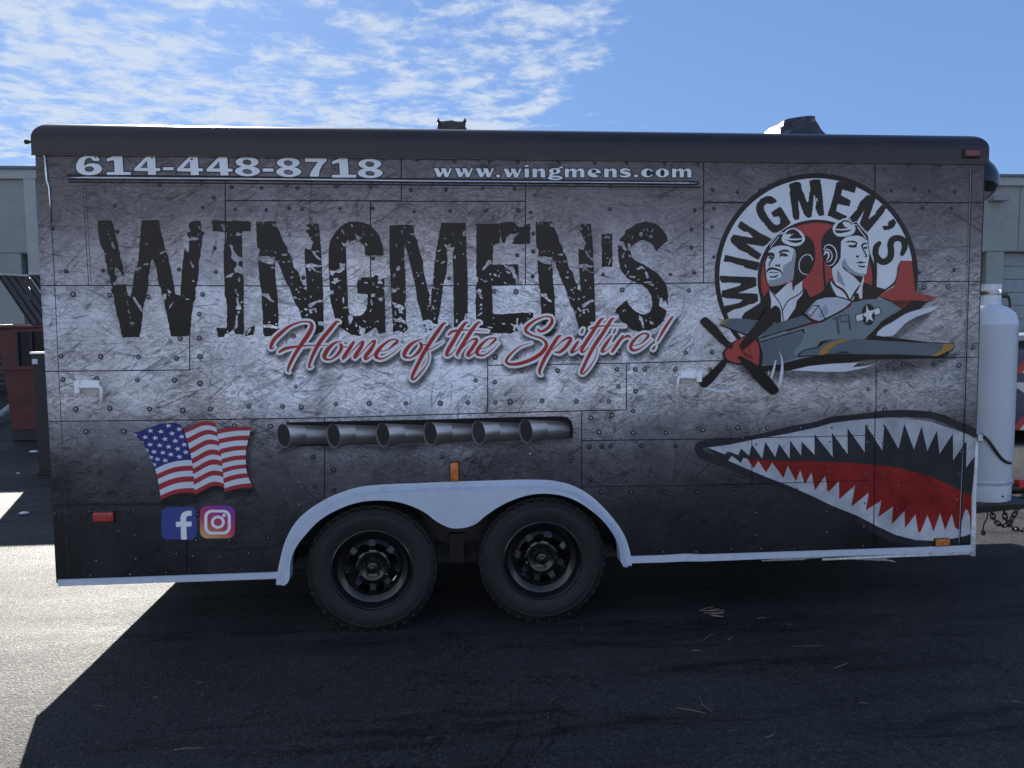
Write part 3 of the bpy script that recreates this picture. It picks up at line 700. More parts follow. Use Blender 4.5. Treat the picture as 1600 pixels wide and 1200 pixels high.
letter(oA, 6, [[(78, 60), (110, 55), (205, 55), (230, 130), (250, 230), (262, 255), (285, 400), (315, 490), (312, 530), (328, 575), (325, 650), (345, 690), (358, 760), (385, 770), (398, 720), (405, 650), (420, 560), (432, 490), (450, 480), (462, 380), (472, 230), (487, 55), (648, 50), (662, 130), (690, 240), (710, 325), (735, 380), (748, 460), (765, 530), (775, 590), (795, 690), (802, 740), (850, 765), (858, 640), (862, 560), (875, 430), (890, 310), (915, 355), (930, 345), (935, 290), (930, 250), (960, 240), (915, 200), (915, 170), (945, 160), (925, 110), (930, 85), (975, 60), (1040, 60), (1050, 110), (1045, 150), (1085, 180), (1058, 195), (1050, 300), (1040, 330), (1037, 400), (1025, 430), (1020, 560), (1008, 650), (992, 690), (990, 800), (970, 830), (962, 910), (955, 940), (950, 1040), (932, 1140), (762, 1143), (745, 1050), (720, 930), (705, 870), (695, 790), (672, 735), (668, 690), (650, 660), (635, 590), (625, 500), (605, 450), (590, 415), (575, 440), (565, 500), (550, 600), (548, 680), (530, 760), (520, 810), (508, 830), (500, 900), (495, 960), (485, 1040), (475, 1100), (465, 1150), (305, 1155), (290, 1080), (270, 980), (250, 930), (245, 880), (232, 830), (225, 760), (205, 730), (200, 695), (215, 690), (195, 640), (190, 590), (165, 540), (160, 470), (145, 440), (140, 370), (118, 320), (95, 260), (85, 200), (75, 120)]],
       [[(235, 495), (260, 500), (290, 540), (310, 575), (335, 580), (322, 620), (345, 650), (225, 662), (215, 650), (245, 620), (255, 580), (230, 560)], [(430, 490), (490, 495), (455, 530), (425, 527)], [(200, 255), (215, 250), (237, 320), (225, 327), (203, 290)], [(505, 465), (550, 450), (550, 475), (510, 482)], [(655, 357), (700, 338), (740, 350), (700, 358), (665, 375)],
        [(942, 430), (985, 490), (970, 505), (943, 460)], [(950, 205), (1040, 225), (990, 245), (948, 240)], [(400, 770), (430, 780), (460, 840), (485, 870), (503, 920), (485, 910), (455, 870), (425, 825)], [(725, 700), (765, 725), (755, 745), (735, 737)], [(685, 745), (722, 745), (715, 800), (692, 792)], [(787, 815), (772, 852), (738, 888), (755, 850)], [(1000, 105), (1040, 110), (1035, 140)]],
       [(533, 275, 18, 9), (130, 85, 10), (200, 83, 8), (110, 180, 8, 3), (165, 160, 12, 5), (175, 185, 12, 6), (192, 225, 7), (145, 372, 16, 8), (198, 430, 12, 7), (207, 505, 12, 7), (238, 540, 9), (452, 588, 9), (418, 678, 8), (712, 398, 8), (695, 436, 14, 7), (690, 662, 7), (972, 625, 14, 9), (1020, 185, 16, 7, 1.4), (1030, 288, 7), (880, 765, 10, 5), (915, 795, 22, 7), (354, 825, 16, 7, 1.5), (358, 852, 9), (366, 910, 26, 9, 1.5), (372, 928, 8), (378, 967, 8), (390, 1022, 16, 7), (405, 1015, 14, 6, 1), (395, 1042, 9), (420, 1025, 7), (336, 743, 6, 10), (743, 760, 8), (820, 745, 20, 9), (715, 912, 10, 5)])
oB = (320, 335)
letter(oB, 6, [[(60, 58), (120, 52), (210, 62), (340, 58), (420, 65), (432, 80), (428, 158), (345, 160), (350, 230), (352, 395), (355, 470), (360, 575), (365, 700), (365, 1010), (368, 1060), (385, 1080), (470, 1040), (468, 1075), (455, 1128), (385, 1140), (365, 1128), (285, 1122), (270, 1075), (235, 1105), (190, 1120), (180, 1150), (125, 1148), (115, 1100), (108, 1060), (205, 1068), (210, 900), (200, 790), (188, 770), (183, 600), (178, 470), (178, 280), (200, 250), (204, 165), (68, 158), (75, 100)]],
       [[(240, 275), (270, 300), (265, 330), (300, 380), (355, 405), (352, 435), (320, 440), (315, 480), (355, 500), (358, 560), (340, 560), (310, 540), (285, 548), (272, 505), (290, 495), (305, 465), (270, 430), (245, 400), (250, 350), (232, 300)], [(150, 90), (200, 95), (198, 165), (185, 158), (150, 110)], [(300, 160), (345, 185), (330, 200), (290, 200)], [(185, 598), (215, 565), (240, 555), (275, 545), (245, 590), (215, 590)],
        [(293, 790), (310, 770), (318, 820), (335, 850), (340, 890), (300, 895), (285, 885), (302, 850)], [(290, 940), (312, 950), (305, 1060), (285, 1080), (272, 1060), (285, 1030)], [(370, 1070), (405, 1075), (380, 1110), (375, 1135), (362, 1125)], [(420, 1062), (435, 1075), (400, 1130), (388, 1128)]],
       [(242, 190, 12, 9), (210, 110, 9), (195, 330, 8), (240, 478, 7), (320, 615, 11, 22, 2.9), (322, 590, 8), (290, 710, 14, 9), (292, 735, 9), (310, 755, 9, 20), (343, 820, 18, 10), (318, 918, 20, 12), (215, 1100, 9, 14), (235, 295, 12, 6)])
NCH = dict(subs=[[(500, 400), (520, 390), (575, 390), (640, 400), (658, 395), (657, 415), (640, 470), (560, 455), (500, 425)], [(528, 738), (600, 742), (610, 775), (650, 810), (650, 822), (615, 815), (590, 790), (560, 768), (535, 762)],
                 [(945, 470), (1000, 458), (1090, 480), (1098, 492), (1010, 495), (1050, 530), (1100, 545), (1050, 540), (1000, 510), (945, 495)], [(998, 335), (1035, 350), (1050, 385), (1090, 420), (1085, 432), (1035, 395)], [(970, 845), (1030, 815), (1080, 795), (1115, 815), (1060, 825), (1000, 870), (975, 870)],
                 [(935, 175), (960, 165), (1000, 240), (1020, 260), (1000, 300), (990, 330), (940, 320)], [(545, 1035), (600, 1030), (692, 1050), (690, 1072), (600, 1062), (550, 1060)], [(975, 890), (1045, 880), (1048, 920), (1035, 920), (1030, 895), (1000, 900), (1010, 925), (985, 930)], [(930, 95), (985, 130), (970, 145), (940, 125)], [(1060, 1005), (1115, 1005), (1115, 1040), (1065, 1040)], [(625, 80), (665, 90), (672, 115), (635, 108)]],
           ch=[(575, 345, 14, 6), (620, 340, 12, 7), (545, 352, 9, 5), (662, 358, 14, 7), (690, 438, 14, 6), (735, 445, 16, 6), (790, 440, 24, 8, .05), (745, 375, 34, 12, -.1), (512, 82, 14, 6), (545, 80, 20, 6, .9), (1040, 130, 26, 7, 1.8), (1050, 190, 30, 6, -.5), (635, 500, 10, 26), (576, 848, 9, 12), (655, 943, 14, 9), (603, 1010, 11, 14, 1), (672, 1030, 14, 8, .8), (820, 540, 9, 12), (815, 590, 11, 24), (860, 705, 12, 14), (880, 730, 10), (895, 685, 8, 13), (942, 690, 15, 22), (846, 780, 22, 8, .3), (886, 795, 13, 10), (940, 792, 11, 14), (995, 772, 9, 14), (1012, 615, 10, 11), (1062, 686, 10), (945, 890, 12, 24), (905, 912, 20, 6), (955, 945, 20, 9, 2.3), (1005, 95, 20, 7, .5), (985, 520, 15, 12), (1058, 345, 18, 8), (1000, 215, 9)])
NOUT = [(482, 68), (660, 65), (672, 110), (690, 140), (720, 210), (740, 265), (770, 305), (775, 350), (800, 378), (815, 420), (835, 500), (880, 545), (900, 620), (935, 680), (958, 720), (950, 600), (945, 520), (938, 430), (935, 330), (942, 250), (932, 190), (955, 150), (940, 110), (975, 85), (1068, 85), (1078, 200), (1090, 330), (1095, 450), (1100, 560), (1108, 700), (1115, 980), (1115, 1100), (1040, 1130), (960, 1130), (905, 960), (880, 880), (840, 820), (815, 740), (790, 680), (755, 620), (720, 530), (690, 455), (655, 415), (660, 520), (668, 640), (680, 740), (688, 900), (690, 1040), (700, 1090), (640, 1140), (560, 1145), (545, 1090), (545, 960), (535, 850), (528, 700), (515, 640), (505, 520), (500, 410), (518, 330), (490, 300), (485, 180)]
letter(oB, 6, [NOUT], **NCH)
oC = (500, 335)
letter(oC, 6, [[(82, 330), (90, 270), (110, 220), (145, 165), (200, 105), (265, 70), (340, 65), (410, 75), (470, 100), (520, 150), (550, 190), (575, 260), (590, 310), (600, 385), (425, 388), (418, 300), (390, 275), (365, 250), (345, 258), (335, 232), (290, 250), (245, 290), (245, 400), (248, 500), (255, 640), (262, 780), (262, 860), (275, 930), (320, 955), (390, 945), (430, 900), (448, 820), (445, 748), (350, 742), (348, 640), (368, 590), (500, 588), (520, 565), (545, 575), (560, 620), (605, 590), (606, 640), (600, 700), (608, 820), (615, 1110), (550, 1118), (525, 1060), (500, 1070), (440, 1115), (370, 1140), (300, 1130), (250, 1100), (190, 1060), (140, 980), (120, 890), (98, 820), (95, 760), (105, 730), (92, 700), (85, 600), (90, 560), (80, 500)]],
       [[(90, 525), (150, 530), (185, 505), (180, 455), (235, 460), (230, 520), (190, 545), (140, 545), (120, 580), (95, 560)], [(100, 640), (130, 620), (125, 595), (170, 595), (165, 615), (190, 622), (150, 640), (145, 655)], [(90, 710), (125, 715), (130, 745), (98, 745)], [(200, 255), (230, 275), (270, 235), (270, 275), (245, 300), (220, 300)], [(345, 250), (335, 205), (325, 175), (345, 190), (375, 215), (400, 205), (370, 245)],
        [(475, 745), (515, 740), (520, 770), (480, 775)], [(540, 785), (595, 770), (585, 815), (565, 810)], [(262, 945), (300, 945), (310, 980), (290, 1020), (270, 1040), (268, 1000)], [(370, 1040), (385, 1060), (425, 1065), (420, 1110), (400, 1130), (365, 1120)], [(540, 590), (560, 600), (590, 650), (540, 650)]],
       [(300, 105, 22, 9, 1.0), (215, 165, 42, 9, 1.1), (165, 220, 16, 6, 1.2), (410, 115, 14, 8), (405, 185, 16, 7, 1.3), (432, 278, 15, 18), (205, 328, 10, 6), (148, 280, 8, 5), (430, 640, 28, 8, .1), (375, 605, 16, 9), (498, 642, 10), (470, 600, 8), (218, 800, 10, 32), (180, 680, 15, 9), (235, 745, 8), (155, 800, 10, 6), (235, 872, 26, 9, -.2), (485, 830, 14, 34), (475, 900, 7, 18), (415, 1000, 8, 22), (340, 1040, 12, 28, -.2), (540, 1003, 11, 10), (515, 1010, 5, 10), (205, 965, 10, 8), (255, 1075, 9, 15), (360, 1090, 9), (440, 1060, 8), (540, 680, 6, 20), (185, 620, 12, 5), (470, 1055, 9), (590, 690, 12, 8), (255, 180, 6), (400, 150, 8)])
letter(oC, 6, [[(655, 100), (875, 98), (885, 190), (910, 240), (935, 350), (965, 440), (970, 540), (995, 640), (1015, 720), (1040, 760), (1060, 650), (1065, 560), (1075, 450), (1090, 330), (1110, 230), (1135, 80), (1365, 78), (1370, 200), (1380, 500), (1385, 700), (1385, 900), (1375, 1020), (1340, 1060), (1255, 1070), (1252, 800), (1248, 500), (1243, 330), (1200, 420), (1185, 560), (1160, 640), (1150, 720), (1135, 830), (1120, 920), (1100, 1030), (1060, 1020), (1020, 985), (965, 1000), (940, 900), (910, 800), (895, 680), (875, 600), (850, 480), (830, 400), (800, 300), (788, 270), (790, 420), (800, 560), (805, 700), (805, 820), (808, 950), (805, 1000), (825, 1060), (820, 1085), (790, 1110), (740, 1090), (685, 1108), (680, 1000), (672, 870), (668, 740), (660, 600), (652, 400), (650, 200)]],
       [[(668, 690), (720, 700), (718, 720), (670, 742)], [(715, 525), (720, 490), (740, 478), (755, 510), (730, 530)], [(680, 585), (690, 560), (700, 545), (708, 585)], [(675, 815), (760, 850), (800, 880), (770, 905), (790, 930), (740, 925), (735, 885), (700, 870), (680, 835)], [(683, 970), (720, 985), (750, 960), (800, 1000), (808, 1030), (770, 1010), (700, 1005)], [(790, 830), (810, 800), (808, 870), (795, 865)], [(1030, 740), (1045, 780), (1035, 870), (1050, 900), (1080, 840), (1065, 880), (1045, 905), (1020, 800)],
        [(1160, 275), (1200, 290), (1220, 270), (1230, 310), (1260, 300), (1250, 340), (1235, 400), (1195, 420), (1190, 330), (1165, 285)], [(1330, 200), (1340, 170), (1360, 140), (1368, 200)], [(1350, 1000), (1362, 930), (1375, 930), (1368, 990)]],
       [(795, 122, 9, 14), (770, 165, 8, 24), (858, 185, 9, 34), (830, 262, 8, 20), (715, 290, 8, 20), (850, 360, 9), (780, 415, 16, 6), (910, 548, 15, 8, 2.4), (922, 575, 18, 8, 2.4), (950, 545, 8), (964, 645, 16, 9, 2.2), (887, 605, 10, 6), (730, 695, 8, 20), (793, 722, 6, 18), (708, 925, 9, 24), (755, 1045, 20, 14), (790, 1080, 20, 8), (700, 1030, 6, 14), (1115, 340, 9, 26), (1100, 435, 12, 8), (1150, 452, 30, 10, -.4), (1170, 225, 6, 24), (1070, 590, 6, 14), (1070, 690, 9, 20), (1105, 700, 10), (1140, 655, 7, 12), (1100, 740, 6, 12), (1015, 860, 8, 18), (1080, 810, 9, 24), (1060, 870, 9, 30), (1012, 890, 7), (1090, 880, 6, 10), (1075, 930, 9), (1075, 975, 10, 14), (995, 995, 14, 8), (1320, 270, 12, 8), (1345, 372, 10), (1295, 655, 14, 7), (1285, 930, 7), (1280, 1000, 12, 18, .3), (1265, 400, 14, 24, .3), (1035, 1010, 20, 10)])
decal('worn_letter', [chip(500+980/6, 335+1045/6, 2.6, 1.6), chip(500+992/6, 335+1085/6, 1.4, 4, .1), chip(500+1040/6, 335+1080/6, 2.2, 1.6)], INK, 3, T)
oD = (680, 335)
letter(oD, 6, [[(385, 85), (490, 90), (590, 85), (700, 68), (745, 75), (790, 110), (820, 118), (845, 95), (893, 90), (892, 275), (715, 278), (740, 215), (790, 170), (720, 190), (690, 225), (655, 270), (620, 262), (545, 290), (538, 470), (610, 468), (780, 470), (782, 560), (780, 655), (700, 655), (600, 665), (530, 672), (540, 930), (610, 935), (760, 925), (820, 918), (922, 922), (922, 960), (860, 1010), (845, 1060), (800, 1100), (745, 1090), (720, 1115), (400, 1112), (382, 1000), (378, 800), (385, 740), (378, 700), (395, 620), (385, 560)]],
       [[(655, 270), (668, 215), (690, 200), (700, 185), (765, 185), (795, 165), (745, 210), (725, 270)], [(605, 85), (605, 180), (618, 200), (622, 265), (605, 270), (612, 210), (598, 150)], [(435, 530), (460, 485), (490, 430), (525, 430), (530, 460), (495, 480), (455, 520)], [(645, 470), (700, 490), (720, 480), (745, 510), (755, 560), (775, 600), (770, 655), (757, 655), (755, 600), (735, 600), (720, 545), (690, 520), (655, 500)], [(385, 590), (405, 590), (405, 620), (385, 640)], [(385, 720), (410, 695), (435, 710), (430, 745), (455, 790), (425, 785), (400, 745)],
        [(765, 970), (778, 970), (775, 1050), (810, 1010), (825, 1045), (810, 1090), (790, 1105), (760, 1060), (745, 1090), (725, 1085), (735, 1050), (690, 1020), (760, 1035)], [(740, 80), (755, 75), (800, 120), (785, 115)]],
       [(516, 562, 9, 14, .4), (560, 568, 22, 14), (597, 578, 9, 16), (586, 528, 9, 12), (612, 548, 10, 6), (535, 612, 12, 9, .9), (462, 628, 6, 16), (480, 625, 5, 14), (655, 640, 16, 6, .5), (530, 280, 9), (435, 610, 7, 11), (430, 850, 13, 24), (432, 884, 20, 7), (422, 935, 9, 36), (545, 972, 8), (552, 1025, 7), (640, 1026, 24, 7, .05), (490, 1050, 14, 9), (515, 1060, 25, 7, .1), (885, 932, 10, 8), (870, 975, 9), (680, 540, 34, 9, .5), (480, 890, 4), (750, 140, 8)])
nx_ = lambda x: 942+(x-482)*.885
N2 = [(nx_(x), y+2) for x, y in NOUT]
letter(oD, 6, [N2], [[(nx_(x), y+2) for x, y in p] for p in NCH['subs']], [(nx_(c[0]), c[1]+2)+tuple(c[2:]) for c in NCH['ch']])
oE = (860, 335)
letter(oE, 6, [[(480, 185), (580, 180), (582, 490), (480, 492)]], [[(482, 205), (510, 215), (520, 195), (545, 210), (570, 190), (555, 225), (530, 215), (515, 230)], [(570, 390), (572, 410), (548, 480), (540, 470)]], [(515, 262, 8, 5), (525, 345, 5), (512, 370, 9, 5), (535, 408, 10, 8), (515, 405, 6), (525, 450, 8), (490, 330, 6), (560, 260, 7)])
letter(oE, 6, [[(700, 150), (760, 120), (800, 90), (880, 68), (950, 75), (1010, 100), (1060, 150), (1095, 215), (1098, 250), (1040, 300), (993, 352), (970, 300), (935, 265), (885, 240), (840, 245), (800, 270), (760, 300), (750, 340), (765, 400), (810, 440), (870, 465), (940, 510), (1000, 545), (1045, 600), (1080, 650), (1100, 720), (1105, 840), (1085, 930), (1060, 1000), (1000, 1060), (920, 1090), (830, 1100), (760, 1080), (700, 1030), (650, 990), (640, 940), (612, 925), (610, 895), (655, 850), (715, 800), (740, 850), (790, 900), (850, 935), (900, 935), (940, 900), (955, 850), (945, 760), (910, 700), (860, 660), (790, 630), (720, 600), (690, 560), (655, 510), (640, 420), (632, 300), (650, 230), (680, 200), (695, 190)]],
       [[(640, 250), (690, 255), (700, 300), (720, 340), (700, 340), (660, 295), (640, 290)], [(725, 270), (750, 275), (750, 320), (770, 330), (730, 340)], [(672, 380), (695, 350), (690, 405), (672, 410)], [(735, 575), (800, 580), (790, 600), (745, 590)], [(890, 530), (905, 540), (925, 590), (905, 600), (890, 560)], [(855, 635), (940, 625), (970, 655), (965, 670), (900, 650)], [(1020, 785), (1045, 780), (1060, 820), (1080, 800), (1100, 850), (1095, 905), (1060, 880), (1020, 855)], [(805, 510), (860, 480), (890, 515), (860, 510), (815, 520)], [(830, 945), (860, 960), (880, 1060), (870, 1070), (845, 1000), (830, 980)], [(930, 995), (970, 1015), (965, 1035), (935, 1025)], [(838, 165), (865, 165), (870, 200), (845, 210), (830, 185)], [(930, 195), (955, 190), (960, 215), (930, 225)]],
       [(875, 145, 8, 20), (908, 145, 7, 26, -.5), (955, 152, 8, 22, .6), (905, 185, 8), (920, 205, 8), (730, 200, 10, 6), (770, 215, 6, 20, .3), (745, 390, 14, 16), (728, 380, 6), (705, 485, 8, 18, -.4), (730, 540, 9, 20, .3), (712, 568, 9), (828, 612, 14, 8), (1002, 638, 9, 6), (995, 695, 4, 16), (1008, 765, 5, 22, -.2), (683, 905, 5, 12), (702, 900, 5, 10), (898, 995, 7, 12), (935, 970, 7, 6), (950, 1015, 18, 8, .5), (700, 230, 6), (690, 360, 5)])

# ---- red script line with a white edge and a printed drop shadow
K6 = lambda p: Z(410, 480, 8, p); K7 = lambda p: Z(600, 480, 8, p); K8 = lambda p: Z(770, 480, 5.333, p)
SC = [K6([(150, 503, 8), (115, 515, 28), (105, 490, 42), (150, 400, 50), (240, 315, 45), (350, 232, 30), (470, 188, 20), (560, 180, 20), (612, 205, 35), (612, 265, 50), (560, 360, 55), (480, 475, 50), (400, 600, 45), (340, 720, 38), (318, 790, 26), (335, 812, 8)]),
      K6([(212, 560, 30), (280, 520, 40), (380, 498, 32), (500, 485, 20), (650, 475, 12), (820, 478, 5)]),
      K6([(962, 186, 12), (925, 185, 34), (860, 260, 47), (760, 380, 50), (690, 480, 50), (630, 600, 42), (592, 700, 32), (585, 752, 22), (620, 745, 6)]),
      K6([(1000, 428, 5), (920, 440, 25), (840, 500, 48), (780, 590, 55), (782, 640, 40), (850, 655, 20), (930, 600, 34), (985, 520, 44), (980, 470, 36), (955, 456, 8)]), K6([(985, 495, 18), (1060, 495, 10)]),
      K6([(1155, 430, 14), (1135, 445, 36), (1080, 530, 47), (1015, 630, 42), (1012, 662, 10)]), K6([(1040, 640, 6), (1120, 550, 12), (1215, 452, 18), (1262, 430, 30), (1225, 510, 48), (1165, 600, 48), (1155, 635, 26), (1200, 605, 12), (1290, 510, 12), (1365, 435, 22), (1408, 425, 30), (1360, 520, 48), (1290, 615, 50), (1295, 650, 30), (1350, 620, 14), (1400, 575, 8)]),
      K6([(1470, 552, 10), (1560, 535, 14), (1645, 465, 32), (1690, 430, 32), (1660, 402, 18), (1580, 420, 24), (1480, 500, 44), (1420, 590, 52), (1440, 635, 36), (1510, 640, 20), (1620, 580, 12), (1740, 480, 5)]),
      K7([(490, 405, 5), (420, 415, 20), (330, 470, 42), (262, 560, 52), (260, 618, 38), (335, 630, 20), (420, 570, 38), (468, 495, 42), (455, 450, 30), (432, 434, 6)]), K7([(470, 470, 16), (530, 468, 10)]),
      K7([(778, 205, 8), (745, 205, 32), (680, 290, 47), (590, 420, 50), (500, 565, 50), (430, 700, 45), (370, 820, 42), (350, 885, 34), (375, 902, 24), (450, 830, 20), (530, 720, 14), (560, 620, 12), (545, 550, 8)]), K7([(520, 520, 20), (560, 530, 14), (640, 490, 12), (732, 435, 4)]),
      K7([(1055, 195, 8), (1018, 197, 32), (950, 285, 48), (870, 420, 50), (795, 550, 48), (785, 600, 34), (830, 590, 16), (900, 525, 10)]), K7([(805, 345, 22), (850, 306, 32), (930, 290, 25), (1050, 285, 12), (1200, 293, 8), (1300, 300, 4)]),
      K7([(1208, 195, 8), (1172, 197, 32), (1090, 300, 48), (1000, 440, 48), (922, 570, 42), (915, 605, 18), (935, 620, 4)]), K7([(935, 560, 10), (1055, 435, 14), (1135, 397, 28), (1160, 415, 38), (1110, 500, 45), (1050, 585, 42), (1062, 608, 26), (1120, 575, 12), (1160, 535, 6)]),
      K7([(1200, 522, 10), (1290, 500, 12), (1365, 435, 30), (1398, 398, 28), (1370, 385, 18), (1295, 400, 22), (1210, 475, 40), (1162, 555, 48), (1182, 595, 34), (1250, 600, 20), (1340, 540, 12), (1430, 450, 4)]),
      K8([(378, 172, 4), (378, 192, 18), (410, 200, 22), (460, 172, 26), (493, 122, 26), (486, 87, 16), (435, 78, 12), (350, 110, 18), (282, 165, 28), (277, 202, 24), (330, 235, 15), (410, 262, 18), (448, 310, 28), (415, 372, 34), (330, 432, 32), (220, 470, 28), (140, 475, 22), (112, 445, 22), (152, 388, 18), (225, 328, 10), (320, 298, 3)]),
      K8([(572, 238, 8), (545, 248, 26), (490, 330, 32), (430, 432, 30), (392, 520, 26), (393, 556, 16), (405, 565, 3)]), K8([(500, 355, 8), (575, 285, 12), (628, 256, 22), (650, 268, 28), (610, 330, 30), (560, 373, 24), (520, 375, 12)]),
      K8([(722, 285, 5), (708, 292, 20), (672, 345, 28), (653, 378, 22), (700, 360, 10), (745, 315, 6)]), K8([(752, 184, 14), (740, 210, 20)]),
      K8([(928, 95, 6), (898, 108, 24), (825, 218, 30), (745, 345, 30), (752, 375, 16), (800, 335, 6)]),
      K8([(1014, 95, 6), (988, 106, 24), (920, 212, 31), (850, 315, 31), (795, 415, 28), (750, 510, 26), (736, 547, 20), (762, 548, 14), (820, 480, 11), (862, 400, 8), (868, 335, 5)]), K8([(815, 178, 14), (870, 160, 14), (960, 155, 9), (1100, 157, 3)]),
      K8([(990, 238, 12), (940, 312, 28), (908, 368, 24), (945, 362, 8), (1000, 310, 5)]), K8([(1022, 184, 14), (1008, 210, 18)]),
      K8([(1085, 238, 16), (1040, 302, 28), (995, 370, 22)]), K8([(1040, 305, 8), (1090, 256, 12), (1128, 240, 24), (1150, 255, 10)]),
      K8([(1170, 320, 6), (1230, 305, 10), (1288, 252, 22), (1292, 225, 18), (1245, 222, 14), (1180, 272, 25), (1148, 330, 28), (1172, 360, 22), (1230, 342, 12), (1322, 273, 3)]),
      K8([(1506, 84, 8), (1490, 90, 20), (1430, 180, 24), (1372, 283, 12)]), K8([(1352, 326, 14), (1335, 348, 20)])]
so_ = [stroke(p, extra=0, n=5) for p in SC]
decal('script_lettering', so_, RED, 7, T)
decal('script_lettering_edge', [stroke(p, extra=3.6, n=5) for p in SC], WHT, 6, T)
for i, (e, al, dx, dy) in enumerate(((8.5, .22, 1.5, 6.5), (6, .25, 2, 6), (3.6, .35, 2, 5))):
    decal('script_lettering_shade', [[(x+dx, y+dy) for x, y in stroke(p, extra=e, n=4)] for p in SC], alpha_vinyl('soft_print_%d' % int(al*100), al), 4+i*.5, T)

# ---- waving flag
FZ = lambda p: Z(200, 645, 8, p)
FRED = vinyl('flag_red', (.40, .045, .055), .05); FBL = vinyl('flag_blue', (.045, .045, .20), .05); FW = vinyl('flag_white', (.66, .72, .78), .03)
def lerp(a, b, t): return (a[0]+(b[0]-a[0])*t, a[1]+(b[1]-a[1])*t)
def edge_at(xs, y):
    for (x0, y0), (x1, y1) in zip(xs, xs[1:]):
        if y <= y1 or (x1, y1) == xs[-1]: return (x0+(x1-x0)*(y-y0)/(y1-y0), y)
def fold(Lx, Ly, Rx, Ry, bow, skip=0):
    red, wht = [], []
    for i in range(skip, len(Ly)-1):
        def curve(yl, yr, f):
            a, b = edge_at(Lx, yl), edge_at(Rx, yr); return [(lerp(a, b, t)[0], lerp(a, b, t)[1]+bow(t)) for t in (j/12 for j in range(13))]
        top = curve(Ly[i], Ry[i], 0); bt = curve(Ly[i+1], Ry[i+1], 0)
        (red if (i-skip) % 2 == (0 if not skip else 1) else wht).append(FZ(top+bt[::-1]))
    return red, wht
fl1 = fold([(340, 700), (375, 850), (400, 1000), (415, 1085)], [700, 770, 830, 895, 965, 1035, 1085], [(795, 590), (815, 700), (830, 860), (832, 1000)], [590, 660, 725, 795, 862, 942, 1000], lambda t: -34*math.sin(math.pi*t))
wht1 = fl1[0]; red1 = fl1[1]        # the lower part starts with a white stripe
r2_, w2_ = fold([(700, 215), (755, 400), (800, 600), (830, 1028)], [215, 255, 320, 380, 450, 510, 575, 640, 700, 765, 835, 900, 970, 1028], [(1095, 130), (1120, 290), (1160, 500), (1190, 750), (1205, 935)], [130, 185, 240, 295, 355, 415, 480, 545, 605, 670, 745, 805, 885, 935], lambda t: -52*math.sin(math.pi*t**1.15)+6*math.sin(2*math.pi*t))
r3_, w3_ = fold([(1112, 215), (1140, 400), (1175, 640), (1205, 990)], [215, 265, 330, 385, 455, 515, 580, 635, 700, 755, 820, 880, 945, 990], [(1545, 175), (1500, 345), (1470, 500), (1475, 690), (1500, 800), (1560, 930)], [175, 220, 285, 345, 410, 465, 530, 585, 645, 695, 755, 810, 880, 930], lambda t: -14*math.sin(math.pi*t))
canton = FZ([(65, 250), (130, 235), (200, 215), (300, 175), (400, 140), (520, 125), (600, 128), (655, 145), (700, 250), (750, 400), (775, 500), (797, 592), (720, 590), (600, 605), (470, 640), (340, 700), (310, 620), (270, 550), (230, 460), (180, 370), (120, 310)])
decal('flag_stripes_red', red1+r2_+r3_, FRED, 5, T); decal('flag_stripes_white', wht1+w2_+w3_, FW, 4, T); decal('flag_canton', [canton], FBL, 5, T)
def star(cx, cy, r, rot=0, sx=1, sy=1, tilt=0): return [(cx+sx*r*(1 if k % 2 == 0 else .40)*math.sin(rot+math.pi*k/5), cy-sy*r*(1 if k % 2 == 0 else .40)*math.cos(rot+math.pi*k/5)) for k in range(10)]
st = [(90, 280), (280, 225), (410, 235), (550, 258), (505, 162), (640, 205), (670, 298), (215, 305), (340, 315), (462, 328), (592, 352), (703, 398), (165, 375), (275, 397), (395, 407), (507, 425), (620, 450), (722, 492), (230, 468), (325, 488), (435, 498), (535, 522), (642, 550), (283, 557), (368, 580), (465, 595), (325, 650)]
decal('flag_stars', [FZ(star(x, y, 42 if x > 110 else 34, -.18, 1.05, .78)) for x, y in st], FW, 6, T, clip=canton)
whole = [FZ([(340, 200), (655, 145), (1000, 120), (1100, 170), (1545, 175), (1500, 345), (1470, 500), (1475, 690), (1500, 800), (1560, 930), (1200, 990), (1180, 930), (1050, 925), (800, 1030), (780, 990), (560, 1030), (415, 1085), (340, 700)])]
for i, (d, al, dx, dy) in enumerate(((5, .16, 4, 9), (2, .22, 4, 8), (-1, .28, 3, 7))):
    decal('flag_shade', [[(x+dx, y+dy) for x, y in grow(whole[0], d)]], alpha_vinyl('soft_print_%d' % int(al*100), al), 1+i*.5, T)

# ---- the two app badges
m, nt, b = nodes('app_gradient'); N = NT(nt); P = N.n('ShaderNodeTexCoord').outputs['Object']; sp = N.n('ShaderNodeSeparateXYZ'); N.l(P, sp.inputs[0])
ix0, iz0 = A(312, 841); ix1, iz1 = A(367, 791)
gx = N.m('DIVIDE', N.m('SUBTRACT', sp.outputs[0], ix0), ix1-ix0); gz = N.m('DIVIDE', N.m('SUBTRACT', sp.outputs[2], iz0), iz1-iz0)
gg = N.m('ADD', N.m('MULTIPLY', gx, .38), N.m('MULTIPLY', gz, .62))
N.l(N.ramp(gg, [(.02, (.75, .55, .20)), (.22, (.62, .26, .12)), (.45, (.50, .05, .09)), (.68, (.42, .035, .22)), (.9, (.20, .04, .36))]), b.inputs['Base Color']); b.inputs['Roughness'].default_value = .35
IG = Z(240, 780, 11.43, rrect(828, 116, 1454, 698, 130)); SK = lambda p: [(x, y-(x-312)*.02) for x, y in p]
decal('app_badge_square', [IG], m, 1, T)
decal('app_badge_camera', [Z(240, 780, 11.43, rrect(905, 190, 1378, 630, 130)), Z(240, 780, 11.43, ell(1258, 288, 32, 30))], WHT, 2, T, [Z(240, 780, 11.43, rrect(960, 236, 1325, 582, 90))])
